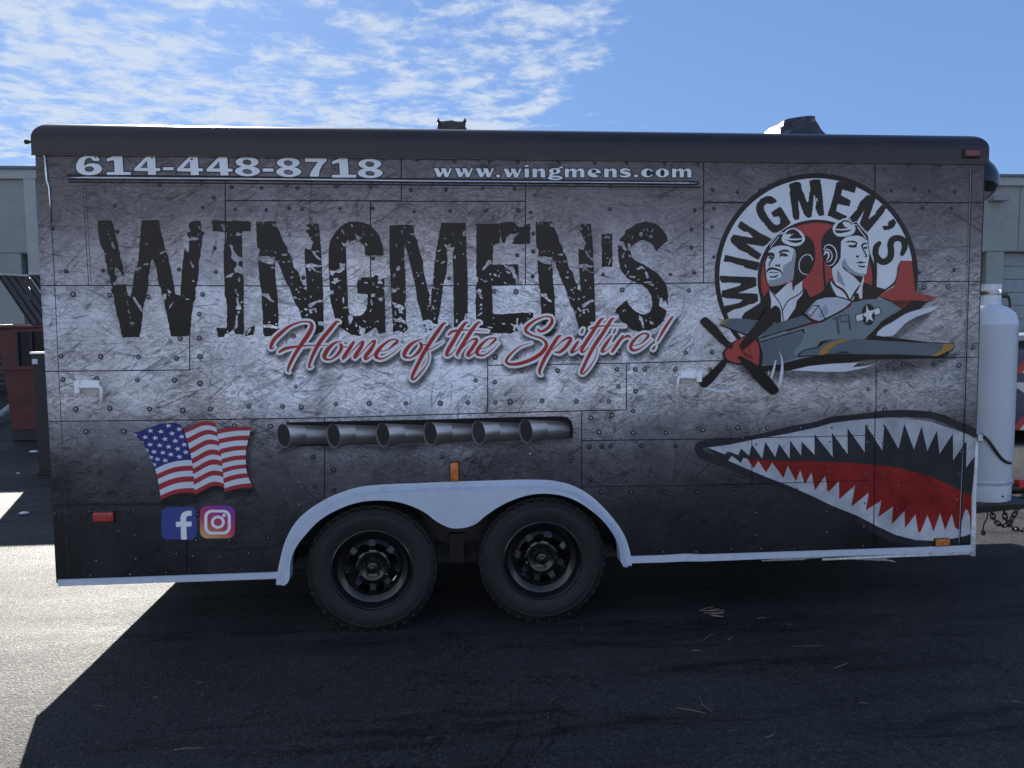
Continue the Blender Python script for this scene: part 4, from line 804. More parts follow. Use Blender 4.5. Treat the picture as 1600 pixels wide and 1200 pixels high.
decal('app_badge_lens', [Z(240, 780, 11.43, ell(1148, 410, 124, 118)), Z(240, 780, 11.43, ell(1258, 288, 32, 30))], WHT, 2.1, T, [Z(240, 780, 11.43, ell(1148, 410, 73, 69))])
decal('app_badge_square', [Z(240, 780, 11.43, rrect(140, 138, 770, 722, 110))], vinyl('badge_blue', (.065, .085, .28)), 1, T)
decal('app_badge_letter', [Z(240, 780, 11.43, [(490, 720), (485, 490), (400, 495), (395, 405), (480, 400), (480, 320), (500, 260), (540, 225), (600, 208), (675, 205), (680, 295), (620, 298), (590, 315), (580, 345), (580, 400), (680, 400), (675, 485), (585, 490), (595, 720)])], WHT, 2, T)

# ---- printed row of exhaust stubs
SLOT = vinyl('slot_black', (.008, .007, .008))
decal('exhaust_slot', [[(447, 660), (560, 657.5), (670, 655.5), (790, 652), (878, 650.3), (887, 652), (893, 658), (895.5, 670), (895.5, 683), (892, 685), (858, 685), (780, 688), (640, 692), (520, 696), (455, 698)]], SLOT, 1, T)
m, nt, b = nodes('pipe_print'); N = NT(nt); uvn = N.n('ShaderNodeUVMap'); sp = N.n('ShaderNodeSeparateXYZ'); N.l(uvn.outputs[0], sp.inputs[0]); P = N.n('ShaderNodeTexCoord').outputs['Object']
nz = N.m('MULTIPLY', N.m('SUBTRACT', N.noise(P, 14, 4, .6, .3, (.5, 1, 2)), .5), .30)
stp = N.m('MULTIPLY', N.m('GREATER_THAN', sp.outputs[0], .42), .10)
vv_ = N.m('ADD', N.m('SUBTRACT', sp.outputs[1], stp), nz)
c = N.ramp(vv_, [(.02, .12), (.12, .26), (.22, (.60, .63, .70)), (.36, (.62, .65, .74)), (.50, .20), (.62, .06), (.85, .018), (1, .008)])
c = N.mix(1, c, N.ramp(sp.outputs[0], [(0, 1.0), (.12, .85), (.6, .55), (1, .12)]), 'MULTIPLY'); N.l(c, b.inputs['Base Color']); b.inputs['Roughness'].default_value = .3
PIPE = m
for k, (cx, cy, nx) in enumerate(((442.7, 681.5, 515), (520.8, 681.0, 592), (598, 680, 667), (672, 678, 741), (747.5, 676.6, 814), (821.4, 674, 889))):
    me = bpy.data.meshes.new('exhaust_pipe'); vs, uv, fs = [], [], []; NI, NJ = 16, 10
    for i in range(NI+1):
        s = i/NI; x = cx+1+(nx-cx)*s; sl = -(nx-cx)*.045*s
        tp = cy-18.5+2.0*s*2+sl*.4; bt_ = cy+20-(s/.42*6.5 if s < .42 else 6.5+1.2*(s-.42))+sl*.6-(1.5 if s > .42 else 0)*0
        if k == 5 and s > .7: q = (s-.7)/.3; tp += 7*q*q; bt_ -= 4*q*q
        for j in range(NJ+1):
            v = j/NJ; bulge = -9.5*(1-s*.75)*(1-(2*v-1)**2)**.5*(-1)
            a, z = A(x+bulge*(1 if s < .05 else 1)*.0+9.0*math.sqrt(max(0, 1-(2*v-1)**2))*(1-s), tp+(bt_-tp)*v); vs.append((a, YOFF-.0005*(2+k*.0), z)); uv.append((s, v))
    for i in range(NI):
        for j in range(NJ): q = i*(NJ+1)+j; fs.append((q, q+1, q+NJ+2, q+NJ+1))
    me.from_pydata(vs, [], fs); ul = me.uv_layers.new(name='UVMap')
    for lp in me.loops: ul.data[lp.index].uv = uv[lp.vertex_index]
    o = link('exhaust_pipe', me, T, PIPE)
    decal('pipe_mouth', [ell(cx, cy, 10.8, 19.2, rot=-.13)], vinyl('mouth_rim', (.15, .15, .165)), 3, o)
    decal('pipe_mouth', [ell(cx+.8, cy-1.2, 9.4, 17.8, rot=-.13)], vinyl('mouth_inside', (.035, .032, .034), .15), 4, o)
for i, (d, al) in enumerate(((14, .12), (8, .16), (4, .2))):
    decal('exhaust_shade', [[(440, 690), (895, 678), (895, 684+d), (860, 686+d*.8), (800, 692+d), (740, 693+d), (700, 690+d*.7), (640, 696+d), (600, 699+d), (560, 696+d*.7), (520, 701+d), (480, 697+d*.7), (445, 701+d), (431, 690+d*.6)]], alpha_vinyl('soft_print_%d' % int(al*100), al), .4+i*.2, T)

# ---- round badge with two fliers
BW = vinyl('badge_white', (.74, .77, .82), .03); BGREY = vinyl('badge_grey', (.33, .37, .42)); BRED = vinyl('badge_red', (.42, .060, .055), .03)
ZA = lambda p: Z(1110, 260, 8.889, p); ZB_ = lambda p: Z(1260, 260, 8.889, p); ZC_ = lambda p: Z(1110, 380, 8.889, p); ZD = lambda p: Z(1270, 380, 8.889, p)
P1 = lambda p: Z(1180, 335, 10, p); P2 = lambda p: Z(1270, 330, 10, p); PL = lambda p: Z(1080, 470, 7.273, p); PR = lambda p: Z(1290, 440, 7.273, p)
below = [(1080, 534), (1160, 534), (1262, 520), (1310, 490), (1405, 470), (1433, 463), (1500, 463), (1500, 700), (1080, 700)]
BADGE = bpy.data.objects.new('round_badge', None); C.objects.link(BADGE); BADGE.parent = T; BADGE.location = (1.4, -.006, 1.8); BADGE.matrix_parent_inverse = world(T).inverted()
decal('badge_outer_ring', [ell(1275.5, 430.5, 159, 160, 72)], INK, 2, BADGE, [ell(1275.5, 431, 151.5, 152.5, 72), below])
decal('badge_band', [ell(1275.5, 431, 152, 153, 72)], BW, 1, BADGE, [below])
decal('badge_inner_ring', [ell(1276, 437, 92.5, 94, 60)], INK, 2, BADGE, [ell(1276, 437, 86.5, 88.5, 60), below])
decal('badge_centre', [ell(1276, 437, 87, 89, 60)], BRED, 3, BADGE, [below])
bl = [ZA([(420, 755), (380, 830), (395, 855), (450, 895), (490, 910), (510, 905), (545, 935), (600, 985), (560, 990), (320, 945), (290, 985), (275, 1015), (295, 1060), (400, 1157), (520, 1207), (545, 1232), (665, 1300), (712, 1218), (500, 1075), (740, 1110), (790, 1080), (850, 1005), (700, 930)]),
      ZC_([(205, 162), (180, 255), (270, 260), (375, 298), (460, 315), (475, 340), (655, 382), (682, 285), (680, 265)]),
      ZC_([(135, 450), (128, 490), (150, 545), (215, 555), (235, 545), (420, 555), (410, 590), (160, 660), (155, 745), (220, 765), (330, 770), (450, 785), (400, 830), (200, 870), (180, 910), (190, 970), (230, 975), (340, 915), (410, 905), (540, 850), (600, 840), (665, 800), (655, 700), (385, 690), (500, 650), (640, 595), (638, 480), (610, 470), (220, 455)]),
      ZA([(925, 485), (900, 450), (850, 415), (790, 408), (700, 450), (645, 520), (632, 600), (660, 680), (700, 745), (750, 790), (760, 820), (780, 825), (800, 870), (860, 920), (910, 925), (1000, 880), (1118, 785), (1060, 690), (985, 570), (960, 560), (840, 640), (880, 705), (950, 695), (970, 730), (970, 790), (930, 815), (880, 800), (800, 700), (745, 600), (740, 560), (780, 515), (850, 525), (910, 500)]),
      ZA([(1115, 235), (1180, 212), (1245, 220), (1262, 250), (1270, 320), (1300, 380), (1340, 500), (1365, 480), (1375, 360), (1390, 330), (1375, 200), (1440, 180), (1525, 180), (1545, 300), (1560, 450), (1582, 675), (1530, 690), (1500, 680), (1465, 600), (1460, 560), (1470, 520), (1455, 420), (1440, 390), (1430, 450), (1420, 600), (1405, 700), (1355, 718), (1310, 680), (1250, 540), (1225, 460), (1220, 500), (1235, 640), (1235, 735), (1170, 745), (1145, 700), (1135, 600), (1110, 430), (1100, 370), (1110, 330), (1088, 260)]),
      ZB_([(415, 225), (460, 205), (660, 265), (692, 290), (672, 370), (500, 320), (480, 400), (600, 465), (618, 480), (600, 555), (435, 520), (412, 620), (565, 690), (540, 735), (460, 750), (290, 680), (350, 500), (380, 400)]),
      ZB_([(600, 710), (660, 640), (700, 600), (740, 500), (840, 400), (905, 395), (960, 450), (865, 730), (960, 660), (970, 620), (1050, 530), (1110, 575), (1060, 660), (850, 915), (760, 830), (740, 790), (810, 600), (700, 770), (650, 770)]),
      ZB_([(1215, 725), (1250, 780), (1220, 840), (1150, 880), (1080, 885), (1055, 850), (1075, 820), (1130, 825), (1140, 770)]),
      ZD(stroke([(925, 0, 60), (880, 60, 85), (875, 160, 85), (930, 240, 90), (1000, 258, 90), (1070, 205, 95), (1088, 120, 90), (1080, 20, 90), (1110, -50, 90), (1190, -72, 85), (1262, -30, 90), (1275, 60, 85), (1240, 150, 60)]))]
decal('badge_lettering', [rough(p, .28, 2, rn) for p in bl], INK, 3, BADGE, [ZA([(1465, 435), (1500, 450), (1480, 460), (1500, 490), (1470, 480)])])
# flier on the left
decal('flier_jacket', [ZC_([(430, 1035), (480, 960), (690, 830), (700, 740), (740, 750), (815, 640), (850, 700), (1280, 600), (1330, 640), (1380, 740), (1430, 750), (1580, 650), (1600, 760), (1650, 700), (1600, 1000), (1300, 1010), (880, 1110), (650, 1110), (520, 1090)]),
                       ZD([(160, 640), (200, 560), (250, 480), (290, 560), (340, 745), (500, 780), (540, 800), (690, 770), (690, 560), (720, 540), (740, 555), (870, 600), (1010, 640), (930, 720), (900, 740), (900, 800), (0, 800), (-60, 790), (0, 740), (120, 680)]),
                       ZD(stroke([(150, 240, 26), (160, 480, 30), (180, 660, 34)])), ZD(stroke([(850, 60, 30), (870, 300, 44), (865, 600, 44)]))], INK, 4, BADGE)
decal('flier_helmet', [P1(smooth([(215, 545), (250, 440), (330, 350), (400, 300), (470, 250), (600, 215), (700, 260), (760, 320), (850, 360), (915, 450), (940, 600), (930, 740), (890, 850), (820, 950), (740, 1030), (690, 1090), (610, 1120), (598, 1180), (582, 1100), (600, 1000), (560, 800), (500, 600), (300, 560)], True, 3)), P1(stroke([(200, 590, 20), (160, 720, 20), (150, 850, 18), (175, 1000, 18), (215, 1100, 20)])),
                       P2(smooth([(860, 450), (845, 340), (760, 250), (700, 180), (640, 170), (560, 110), (420, 150), (320, 230), (200, 330), (145, 430), (133, 560), (150, 700), (200, 800), (300, 905), (330, 870), (400, 790), (450, 700), (480, 600), (500, 480), (600, 430), (760, 430)], True, 3)), P2(stroke([(860, 440, 16), (868, 560, 14), (888, 700, 14), (862, 860, 14), (850, 975, 12)]))], INK, 5, BADGE)
decal('flier_face', [P1(smooth([(240, 545), (202, 600), (200, 650), (165, 740), (165, 850), (180, 1000), (215, 1090), (260, 1117), (350, 1110), (450, 1075), (560, 1035), (600, 960), (615, 800), (635, 650), (630, 590), (600, 540), (500, 495), (380, 488), (290, 510)], True, 3)),
                     P2([(440, 480), (470, 440), (520, 405), (600, 385), (700, 380), (780, 405), (855, 460), (863, 560), (878, 650), (878, 740), (855, 860), (842, 970), (800, 1010), (785, 1060), (745, 1130), (640, 1010), (470, 1010), (300, 930), (305, 890), (350, 850), (400, 800), (435, 720), (440, 600)]),
                     ZD([(270, 360), (290, 340), (380, 240), (420, 350), (550, 430), (665, 560), (515, 780), (480, 700), (400, 640), (330, 600), (290, 500), (270, 430)]),
                     ZC_([(815, 640), (900, 715), (1090, 545), (1130, 540), (1140, 640), (1152, 665), (1175, 600), (1280, 520), (1270, 590), (1290, 650), (1270, 720), (1200, 800), (1180, 900), (1110, 1000), (1070, 1060), (1020, 1085), (985, 1090), (980, 960), (960, 900), (910, 860), (870, 880), (840, 910), (845, 800)]),
                     ZD([(245, 510), (300, 590), (440, 680), (500, 790), (340, 745), (280, 640), (250, 570)]), ZD([(690, 460), (715, 510), (690, 600), (685, 770), (660, 770), (625, 720), (590, 760), (530, 800), (620, 640), (660, 560)])], BW, 6, BADGE)
decal('flier_shading', [P1([(605, 550), (630, 590), (635, 650), (615, 800), (600, 970), (560, 1035), (440, 1075), (350, 1110), (260, 1115), (215, 1080), (205, 1030), (300, 1020), (400, 980), (430, 930), (440, 800), (520, 750), (570, 720), (585, 640)])], BGREY, 7, BADGE)
decal('flier_shading', [P2([(500, 740), (520, 790), (560, 860), (650, 940), (740, 975), (840, 970), (800, 1008), (720, 1015), (620, 990), (480, 880), (457, 820), (470, 770)]), P2([(375, 900), (430, 980), (500, 1150), (510, 1190), (380, 1090)])], BGREY, 7, BADGE)
s_ = stroke
decal('flier_features', [P1([(362, 590), (400, 562), (450, 548), (510, 552), (555, 598), (490, 580), (430, 585), (392, 615)]), P1([(380, 640), (400, 610), (450, 603), (490, 618), (525, 658), (480, 655), (440, 660), (415, 645), (400, 660), (378, 672)]),
                         P1([(192, 602), (240, 590), (290, 605), (307, 645), (292, 690), (250, 742), (225, 790), (240, 815), (215, 812), (208, 780), (235, 730), (275, 680), (282, 655), (240, 645), (205, 655), (198, 640)]), P1([(205, 665), (245, 650), (280, 665), (255, 702), (225, 695)]),
                         P1([(300, 805), (325, 782), (350, 780), (365, 800), (378, 765), (390, 780), (385, 815), (370, 826), (350, 812)]), P1([(172, 885), (200, 842), (250, 824), (330, 838), (400, 868), (430, 915), (425, 945), (412, 945), (405, 905), (330, 870), (260, 862), (205, 880), (178, 915)]),
                         P1([(210, 912), (245, 895), (275, 903), (340, 898), (378, 910), (300, 912)]), P1([(217, 962), (290, 968), (372, 935), (330, 985), (260, 990), (235, 985)]), ZC_([(800, 610), (860, 600), (1000, 580), (1090, 545), (905, 717)]),
                         ZC_(s_([(828, 650, 12), (900, 740, 14), (975, 850, 14), (1003, 980, 14), (1015, 1085, 12)])), ZC_(s_([(1287, 640, 14), (1230, 710, 14), (1080, 800, 16), (1003, 935, 12)]))], INK, 8, BADGE, [P1(ell(447, 632, 5, 5)), P1(ell(232, 672, 5, 4))])
decal('flier_features', [P2([(508, 487), (560, 460), (640, 460), (697, 488), (692, 522), (655, 492), (580, 480), (530, 492)]), P2([(540, 540), (590, 525), (640, 530), (665, 518), (690, 505), (685, 560), (640, 570), (590, 567)]),
                         P2([(755, 545), (775, 500), (830, 488), (862, 512), (800, 520), (778, 555), (800, 600), (850, 690), (848, 717), (800, 722), (825, 700), (818, 670), (780, 605)]), P2([(787, 560), (850, 550), (855, 572), (825, 600), (795, 582)]),
                         P2([(675, 665), (690, 700), (742, 688), (705, 722), (680, 727)]), P2([(660, 813), (740, 783), (842, 798), (760, 815)]), P2([(698, 838), (760, 855), (832, 850), (800, 882), (730, 872)]), ZD([(400, 300), (500, 400), (600, 450), (700, 460), (668, 562), (560, 450), (430, 360)]),
                         ZD(s_([(248, 505, 14), (320, 590, 26), (430, 660, 30), (510, 790, 20)])), ZD(s_([(660, 575, 14), (590, 680, 30), (520, 800, 14)])), ZD(s_([(610, 720, 60), (600, 800, 60)]))], INK, 8, BADGE, [P2(ell(612, 540, 6, 6))])
decal('flier_goggles', [P1(smooth([(440, 310), (480, 250), (560, 215), (620, 215), (720, 270), (775, 360), (760, 430), (680, 490), (560, 490), (440, 440), (412, 380)], True, 3)), P1(s_([(400, 280, 12), (445, 285, 12)])), P1(s_([(440, 308, 14), (360, 310, 14), (300, 380, 12), (228, 490, 10)])), P1(s_([(372, 345, 10), (240, 520, 10)], sm=False)), P1(s_([(895, 712, 14), (870, 650, 14), (810, 627, 14), (740, 660, 14), (690, 750, 14), (690, 850, 14), (740, 920, 14), (825, 945, 8)])),
                        P2(smooth([(310, 260), (360, 180), (480, 115), (560, 120), (620, 180), (667, 260), (640, 340), (560, 385), (400, 395), (330, 340)], True, 3)), P2(s_([(630, 180, 10), (690, 172, 14), (750, 245, 14), (855, 368, 12)])), P2(s_([(640, 208, 12), (700, 215, 12)])), P2(s_([(700, 245, 16), (835, 425, 12)], sm=False)),
                        P2(s_([(172, 590, 12), (205, 540, 18), (270, 525, 18), (340, 580, 18), (375, 680, 18), (350, 780, 16), (290, 845, 14), (235, 845, 8)])), P2(s_([(175, 612, 10), (230, 595, 16), (285, 640, 16), (302, 710, 18), (270, 775, 16), (215, 792, 8)])), P2(s_([(180, 680, 20), (205, 635, 34), (245, 660, 34), (245, 720, 24), (212, 765, 10)]))], BW, 9, BADGE,
      [P1(smooth([(465, 310), (520, 250), (600, 230), (670, 270), (730, 350), (735, 370), (620, 378), (525, 365), (605, 300), (545, 318), (540, 295), (500, 320), (495, 300)], True, 2)), P1([(462, 388), (540, 402), (640, 405), (738, 388), (722, 430), (640, 450), (560, 435)]),
       P2([(355, 265), (395, 195), (480, 138), (560, 145), (612, 190), (615, 225), (570, 175), (490, 160), (462, 185), (500, 240), (560, 265), (450, 278), (370, 278)]), P2([(340, 290), (450, 302), (615, 285), (560, 320), (440, 345), (365, 340)]), P2(s_([(190, 690, 20), (225, 680, 16), (222, 730, 16)]))])

# ---- the printed fighter plane in front of the badge
PGL = vinyl('plane_light_grey', (.20, .25, .28), .06); PGD = vinyl('plane_dark_grey', (.125, .155, .19), .06); YEL = vinyl('plane_yellow', (.42, .24, .06), .05); PGN = vinyl('number_grey', (.085, .10, .14), .1)
PLANE = bpy.data.objects.new('plane_print', None); C.objects.link(PLANE); PLANE.parent = T; PLANE.location = (1.4, -.008, 1.5); PLANE.matrix_parent_inverse = world(T).inverted()
soft = PL([(560, 720), (700, 820), (1000, 800), (1130, 800), (1760, 820), (2100, 740), (2500, 700), (2800, 650), (2990, 560), (2300, 500), (1900, 420), (1300, 640)])
for i, (d, al) in enumerate(((11, .12), (7, .16), (3, .22))):
    decal('plane_shade', [[(x+3, y+7) for x, y in grow(soft, d)], [(x+4, y+5) for x, y in grow(PR([(575, 610), (760, 460), (900, 370), (1280, 275), (1030, 410), (900, 490), (740, 630)]), d)]], alpha_vinyl('soft_print_%d' % int(al*100), al), 9.5+i*.3, PLANE)
decal('plane_outline', [PL([(545, 700), (800, 800), (1130, 792), (1527, 760), (1830, 700), (2000, 670), (2820, 650), (2900, 630), (3000, 510), (2990, 485), (2700, 470), (2110, 395), (1960, 380), (1500, 420), (900, 600)]), PR([(440, 655), (640, 450), (870, 310), (1000, 240), (1145, 240), (1060, 325), (900, 375), (760, 465), (650, 525), (575, 612), (600, 650)]),
                        PR([(580, 175), (640, 190), (760, 235), (850, 300), (872, 315), (1000, 240), (1155, 238), (1290, 178), (1160, 222)]), PL([(325, 262), (340, 285), (640, 405), (700, 360)]), PL([(360, 640), (355, 590), (390, 540), (480, 465), (600, 400), (760, 425), (800, 480), (815, 590), (810, 680), (790, 760), (620, 740), (520, 725), (420, 700), (380, 670)]), ZD(s_([(1240, 240, 14), (1195, 330, 20), (1180, 450, 24), (1130, 560, 26), (1010, 650, 22), (900, 735, 16)])), ZD(s_([(1395, 260, 30), (1405, 480, 36), (1420, 690, 30)]))], INK, 11, PLANE)
decal('plane_body', [PL([(770, 440), (1270, 300), (1500, 240), (1560, 200), (1600, 180), (1810, 70), (1827, 22), (1970, -12), (2130, -25), (2250, 2), (2387, 90), (2330, 120), (2170, 225), (2080, 330), (1972, 432), (1800, 470), (1527, 600), (1460, 622), (1280, 650), (1000, 720), (805, 742), (815, 600)])], PGL, 12, PLANE)
decal('plane_cowling', [PL([(795, 405), (930, 258), (985, 250), (1270, 165), (1300, 185), (1390, 247), (780, 420)]), PL([(790, 478), (1245, 355), (1285, 405), (1250, 480), (1185, 540), (1165, 600), (1205, 640), (1000, 712), (810, 735), (817, 600)])], PGD, 13, PLANE)
decal('far_wing', [PL([(335, 265), (400, 207), (520, 197), (768, 222), (650, 387), (500, 335)])], PGD, 13, PLANE)
decal('near_wing', [PL([(1215, 625), (1240, 595), (1300, 560), (1430, 520), (1560, 450), (1620, 438), (1860, 430), (2000, 440), (2400, 465), (2980, 490), (2995, 500), (2960, 555), (2880, 610), (2790, 632), (2300, 625), (1500, 618), (1230, 638)])], PGD, 13, PLANE)
for q in [PL([(1440, 612), (1500, 520), (1590, 475), (1700, 440), (1870, 428), (1780, 448), (1660, 490), (1570, 555), (1545, 615)]), PL([(2868, 488), (2997, 497), (2960, 555), (2880, 612), (2800, 632), (2730, 625), (2850, 560)]), PL([(330, 262), (400, 206), (452, 200), (412, 225), (368, 272)])]: decal('wing_stripe', [q], YEL, 14, PLANE)
decal('plane_lines', [PL(s_([(772, 428, 15), (1395, 245, 15)], sm=False)), PL(s_([(790, 468, 15), (1280, 325, 15)], sm=False)), PL([(1262, 325), (1285, 325), (1288, 385), (1262, 350)]), PL(s_([(1215, 635, 16), (1225, 605, 14), (1300, 555, 10), (1430, 530, 14), (1480, 480, 34), (1560, 452, 12), (1600, 440, 6)])), PL(s_([(1215, 632, 16), (1500, 620, 10), (2300, 612, 10), (2800, 636, 18), (2965, 560, 14), (2998, 500, 8), (2980, 488, 8), (2500, 468, 6), (2000, 440, 6)], sm=False)),
                      PR([(125, 815), (138, 788), (150, 808), (165, 810), (185, 782), (200, 805), (250, 790), (265, 815)]), PR([(-20, 820), (300, 822), (1250, 850), (1180, 858), (300, 838), (0, 838)]),
                      [(x, y) for x, y in s_([(1256, 489, 2.4), (1262, 496, 2.8), (1270, 501.5, 2.8), (1281, 503, 2.8), (1291, 498.5, 2.8), (1305, 491, 2.6), (1318, 484, 2.4), (1332, 471, 1.8)])], s_([(1332, 471, 1.6), (1322, 467, 1.6), (1308, 463.5, 1.6), (1290, 463, 1.4)])], INK, 15, PLANE)
decal('canopy', [[(1258, 489), (1268, 476.5), (1277, 468.5), (1290, 465), (1308, 464.5), (1322, 468), (1330, 471.5), (1320, 481), (1305, 489.5), (1290, 497), (1280, 501.5), (1269, 498)]], vinyl('canopy_pale', (.50, .54, .62)), 16, PLANE)
decal('canopy_frame', [s_([(1260.5, 488, 1.3), (1269.5, 477, 1.3), (1279, 477.5, 1.5)], sm=False), s_([(1279, 477.5, 1.7), (1289, 498, 1.7)], sm=False), s_([(1279, 477.5, 1.4), (1268, 492.5, 1.4)], sm=False), s_([(1260, 488.5, 1), (1268, 494.5, 1)], sm=False)], INK, 17, PLANE)
decal('canopy_figure', [ZD(s_([(170, 890, 60), (160, 960, 110), (110, 1010, 60)]))], BGREY, 16.5, PLANE, [ZD([(0, 1080), (100, 1050), (160, 1030), (165, 1060), (300, 980), (300, 1200), (0, 1200)]), ZD(ell(70, 900, 40, 60))])
decal('roundel', [PR(ell(487, 375, 76, 123))], INK, 16, PLANE); decal('roundel_bar', [PR([(335, 382), (615, 286), (632, 362), (348, 460)])], INK, 17, PLANE)
decal('roundel_bar_white', [PR([(344, 388), (418, 362), (428, 432), (354, 452)]), PR([(548, 318), (608, 297), (622, 358), (560, 380)])], BW, 18, PLANE)
decal('roundel_star', [PR([(465, 262), (490, 332), (556, 322), (520, 388), (546, 452), (492, 425), (460, 472), (462, 408), (418, 372), (460, 348)])], BW, 19, PLANE)
decal('plane_number', [PR(s_([(92, 428, 22), (120, 405, 22), (128, 410, 24), (152, 585, 24)], sm=False)), PR(s_([(152, 392, 20), (262, 378, 22), (280, 540, 24)], sm=False)), PR(s_([(160, 395, 18), (172, 460, 18), (268, 448, 20)], sm=False))], PGN, 16, PLANE)
decal('tail', [[(1371, 463.5), (1385, 455), (1397, 448), (1402, 434), (1406, 414), (1409, 409), (1412, 407.5), (1425, 407.5), (1428, 440), (1431, 458.5), (1466.5, 464.3), (1450, 469.3), (1424, 469.3), (1409.5, 482), (1396, 471), (1384, 466)]], BRED, 13, PLANE)
decal('tail_underside', [[(1394, 469), (1424, 469.3), (1409.5, 480.5)]], vinyl('dark_red', (.13, .025, .022), .1), 14, PLANE)
decal('spinner', [PL(smooth([(380, 605), (400, 560), (480, 480), (600, 415), (650, 430), (740, 445), (775, 560), (770, 650), (755, 748), (640, 680), (560, 705), (480, 700), (405, 660)], True, 2))], BRED, 14, PLANE); decal('spinner_shading', [PL([(580, 570), (640, 600), (690, 640), (720, 670), (600, 625)]), PL([(650, 510), (672, 560), (680, 630), (668, 625), (660, 565)])], vinyl('dark_red', (.13, .025, .022), .1), 15, PLANE)
sw = [[(112, 250, 8), (65, 370, 34), (48, 500, 26), (88, 665, 4)], [(185, 335, 6), (145, 440, 28), (125, 570, 8)], [(1003, 570, 3), (1035, 700, 22), (1020, 880, 40), (990, 990, 16)], [(962, 675, 12), (935, 790, 28), (905, 880, 26)], [(120, 985, 6), (220, 1005, 34), (380, 1030, 26), (545, 978, 3)], [(240, 905, 18), (330, 935, 18), (450, 946, 8)]]
for q in [PL(s_(p)) for p in sw]+[PL([(1130, 790), (1350, 740), (1600, 715), (1900, 700), (1830, 755), (1990, 740), (2110, 712), (1980, 760), (1760, 805), (1527, 808)]), PR(smooth([(575, 610), (650, 520), (760, 460), (900, 370), (1050, 320), (1285, 272), (1200, 340), (1030, 400), (900, 480), (800, 585), (740, 620)], True, 2))]:
    decal('speed_streak', [q], vinyl('streak_pale', (.66, .70, .78)), 13.5, PLANE)
decal('propeller_blade', [PL(smooth([(105, 225), (150, 185), (200, 205), (300, 300), (400, 430), (480, 510), (420, 540), (300, 440), (160, 310), (108, 255)], True, 3)), PL(smooth([(400, 660), (330, 695), (260, 765), (110, 910), (100, 950), (135, 985), (185, 975), (280, 880), (410, 705)], True, 3)), PL(smooth([(535, 640), (585, 635), (760, 740), (860, 830), (985, 985), (990, 1030), (940, 1068), (880, 1042), (760, 930), (640, 780), (570, 690), (545, 670)], True, 3)),
                          PL([(545, 510), (600, 430), (770, 220), (860, 80), (1000, 100), (930, 260), (860, 330), (700, 470), (575, 575)])], INK, 20, PLANE)
decal('blade_gleam', [PL(s_([(885, 795, 6), (880, 830, 12), (868, 845, 6)])), PL(ell(215, 405, 9, 14)), PL(ell(208, 435, 6, 8))], BW, 21, PLANE)

# ---- shark mouth
SA = lambda p: Z(1080, 630, 6.667, p); SB = lambda p: Z(1300, 630, 5, p)
MOUTH = bpy.data.objects.new('shark_mouth', None); C.objects.link(MOUTH); MOUTH.parent = T; MOUTH.location = (1.5, -.006, .8); MOUTH.matrix_parent_inverse = world(T).inverted()
rcl = [(1000, 560), (1528.5, 560), (1524, 700), (1519.5, 800), (1517, 852.5), (1000, 868)]
outline = [SB([(1125, 232, 62)])[0], *SB([(1000, 178, 60), (850, 115, 58), (700, 86, 56), (450, 82, 55), (200, 112, 54), (0, 132, 52)]), *SA([(1300, 232, 78), (1000, 285, 76), (700, 358, 72), (400, 408, 80), (170, 420, 74), (88, 445, 84), (86, 500, 88), (160, 560, 90), (400, 645, 84), (700, 775, 84), (1000, 885, 80), (1300, 1025, 76)]), *SB([(100, 842, 60), (250, 930, 62), (400, 1020, 66), (550, 1065, 66), (700, 1092, 60), (900, 1085, 50), (1090, 1040, 60)])]
outline = [(a, b, c) for a, b, c in outline]
UP = [SA([p])[0] for p in ((180, 465), (350, 532), (378, 505), (412, 510), (490, 542), (520, 472), (602, 545), (632, 428), (740, 578), (770, 400), (875, 562), (915, 422), (1025, 577), (1030, 388), (1145, 547), (1150, 398), (1285, 537), (1285, 322), (1475, 562), (1466, 308))]+[SB([p])[0] for p in ((122, 397), (121, 193), (255, 382), (260, 163), (392, 367), (410, 163), (520, 357), (566, 160), (640, 362), (700, 180), (745, 372), (820, 213), (840, 397), (945, 238), (946, 447), (1052, 293), (1048, 502), (1125, 405))]
TONG = [SB([p])[0] for p in ((1090, 728), (1020, 690), (950, 655), (800, 583), (700, 550), (600, 525), (450, 495), (300, 476), (100, 463), (0, 461))]+[SA([p])[0] for p in ((1300, 605), (900, 600), (700, 590), (585, 580))]
LOW = [SA([p])[0] for p in ((650, 677), (700, 603), (780, 722), (843, 618), (962, 778), (1005, 652), (1092, 813), (1136, 697), (1185, 848), (1253, 722), (1290, 908), (1396, 757), (1425, 928), (1540, 813))]+[SB([p])[0] for p in ((57, 752), (182, 638), (150, 810), (287, 698), (265, 838), (387, 758), (362, 888), (476, 808), (468, 945), (567, 843), (570, 978), (652, 868), (672, 1000), (685, 1012), (695, 1000), (745, 873), (795, 1003), (845, 858), (884, 992), (935, 863), (962, 970), (978, 986), (998, 980), (1020, 900), (1045, 825), (1062, 840), (1078, 880), (1082, 990), (1090, 1010))]
base = SA([(180, 462), (400, 432), (700, 370), (1000, 318), (1300, 255)])+SB([(0, 155), (150, 135), (300, 121), (450, 115), (600, 122), (750, 140), (900, 188), (1050, 240), (1125, 282), (1130, 500), (1095, 900), (1085, 1020), (1050, 1035), (950, 1056), (800, 1076), (650, 1068), (500, 1030), (350, 960), (200, 880), (0, 800)])+SA([(1300, 985), (1000, 852), (740, 752), (400, 604), (180, 472)])
decal('mouth_outline', [stroke(outline)], vinyl('mouth_edge_grey', (.033, .034, .040), .25), 1, MOUTH, clip=rcl)
decal('teeth', [base], vinyl('teeth_white', (.50, .53, .58), .30), 2, MOUTH, clip=rcl)
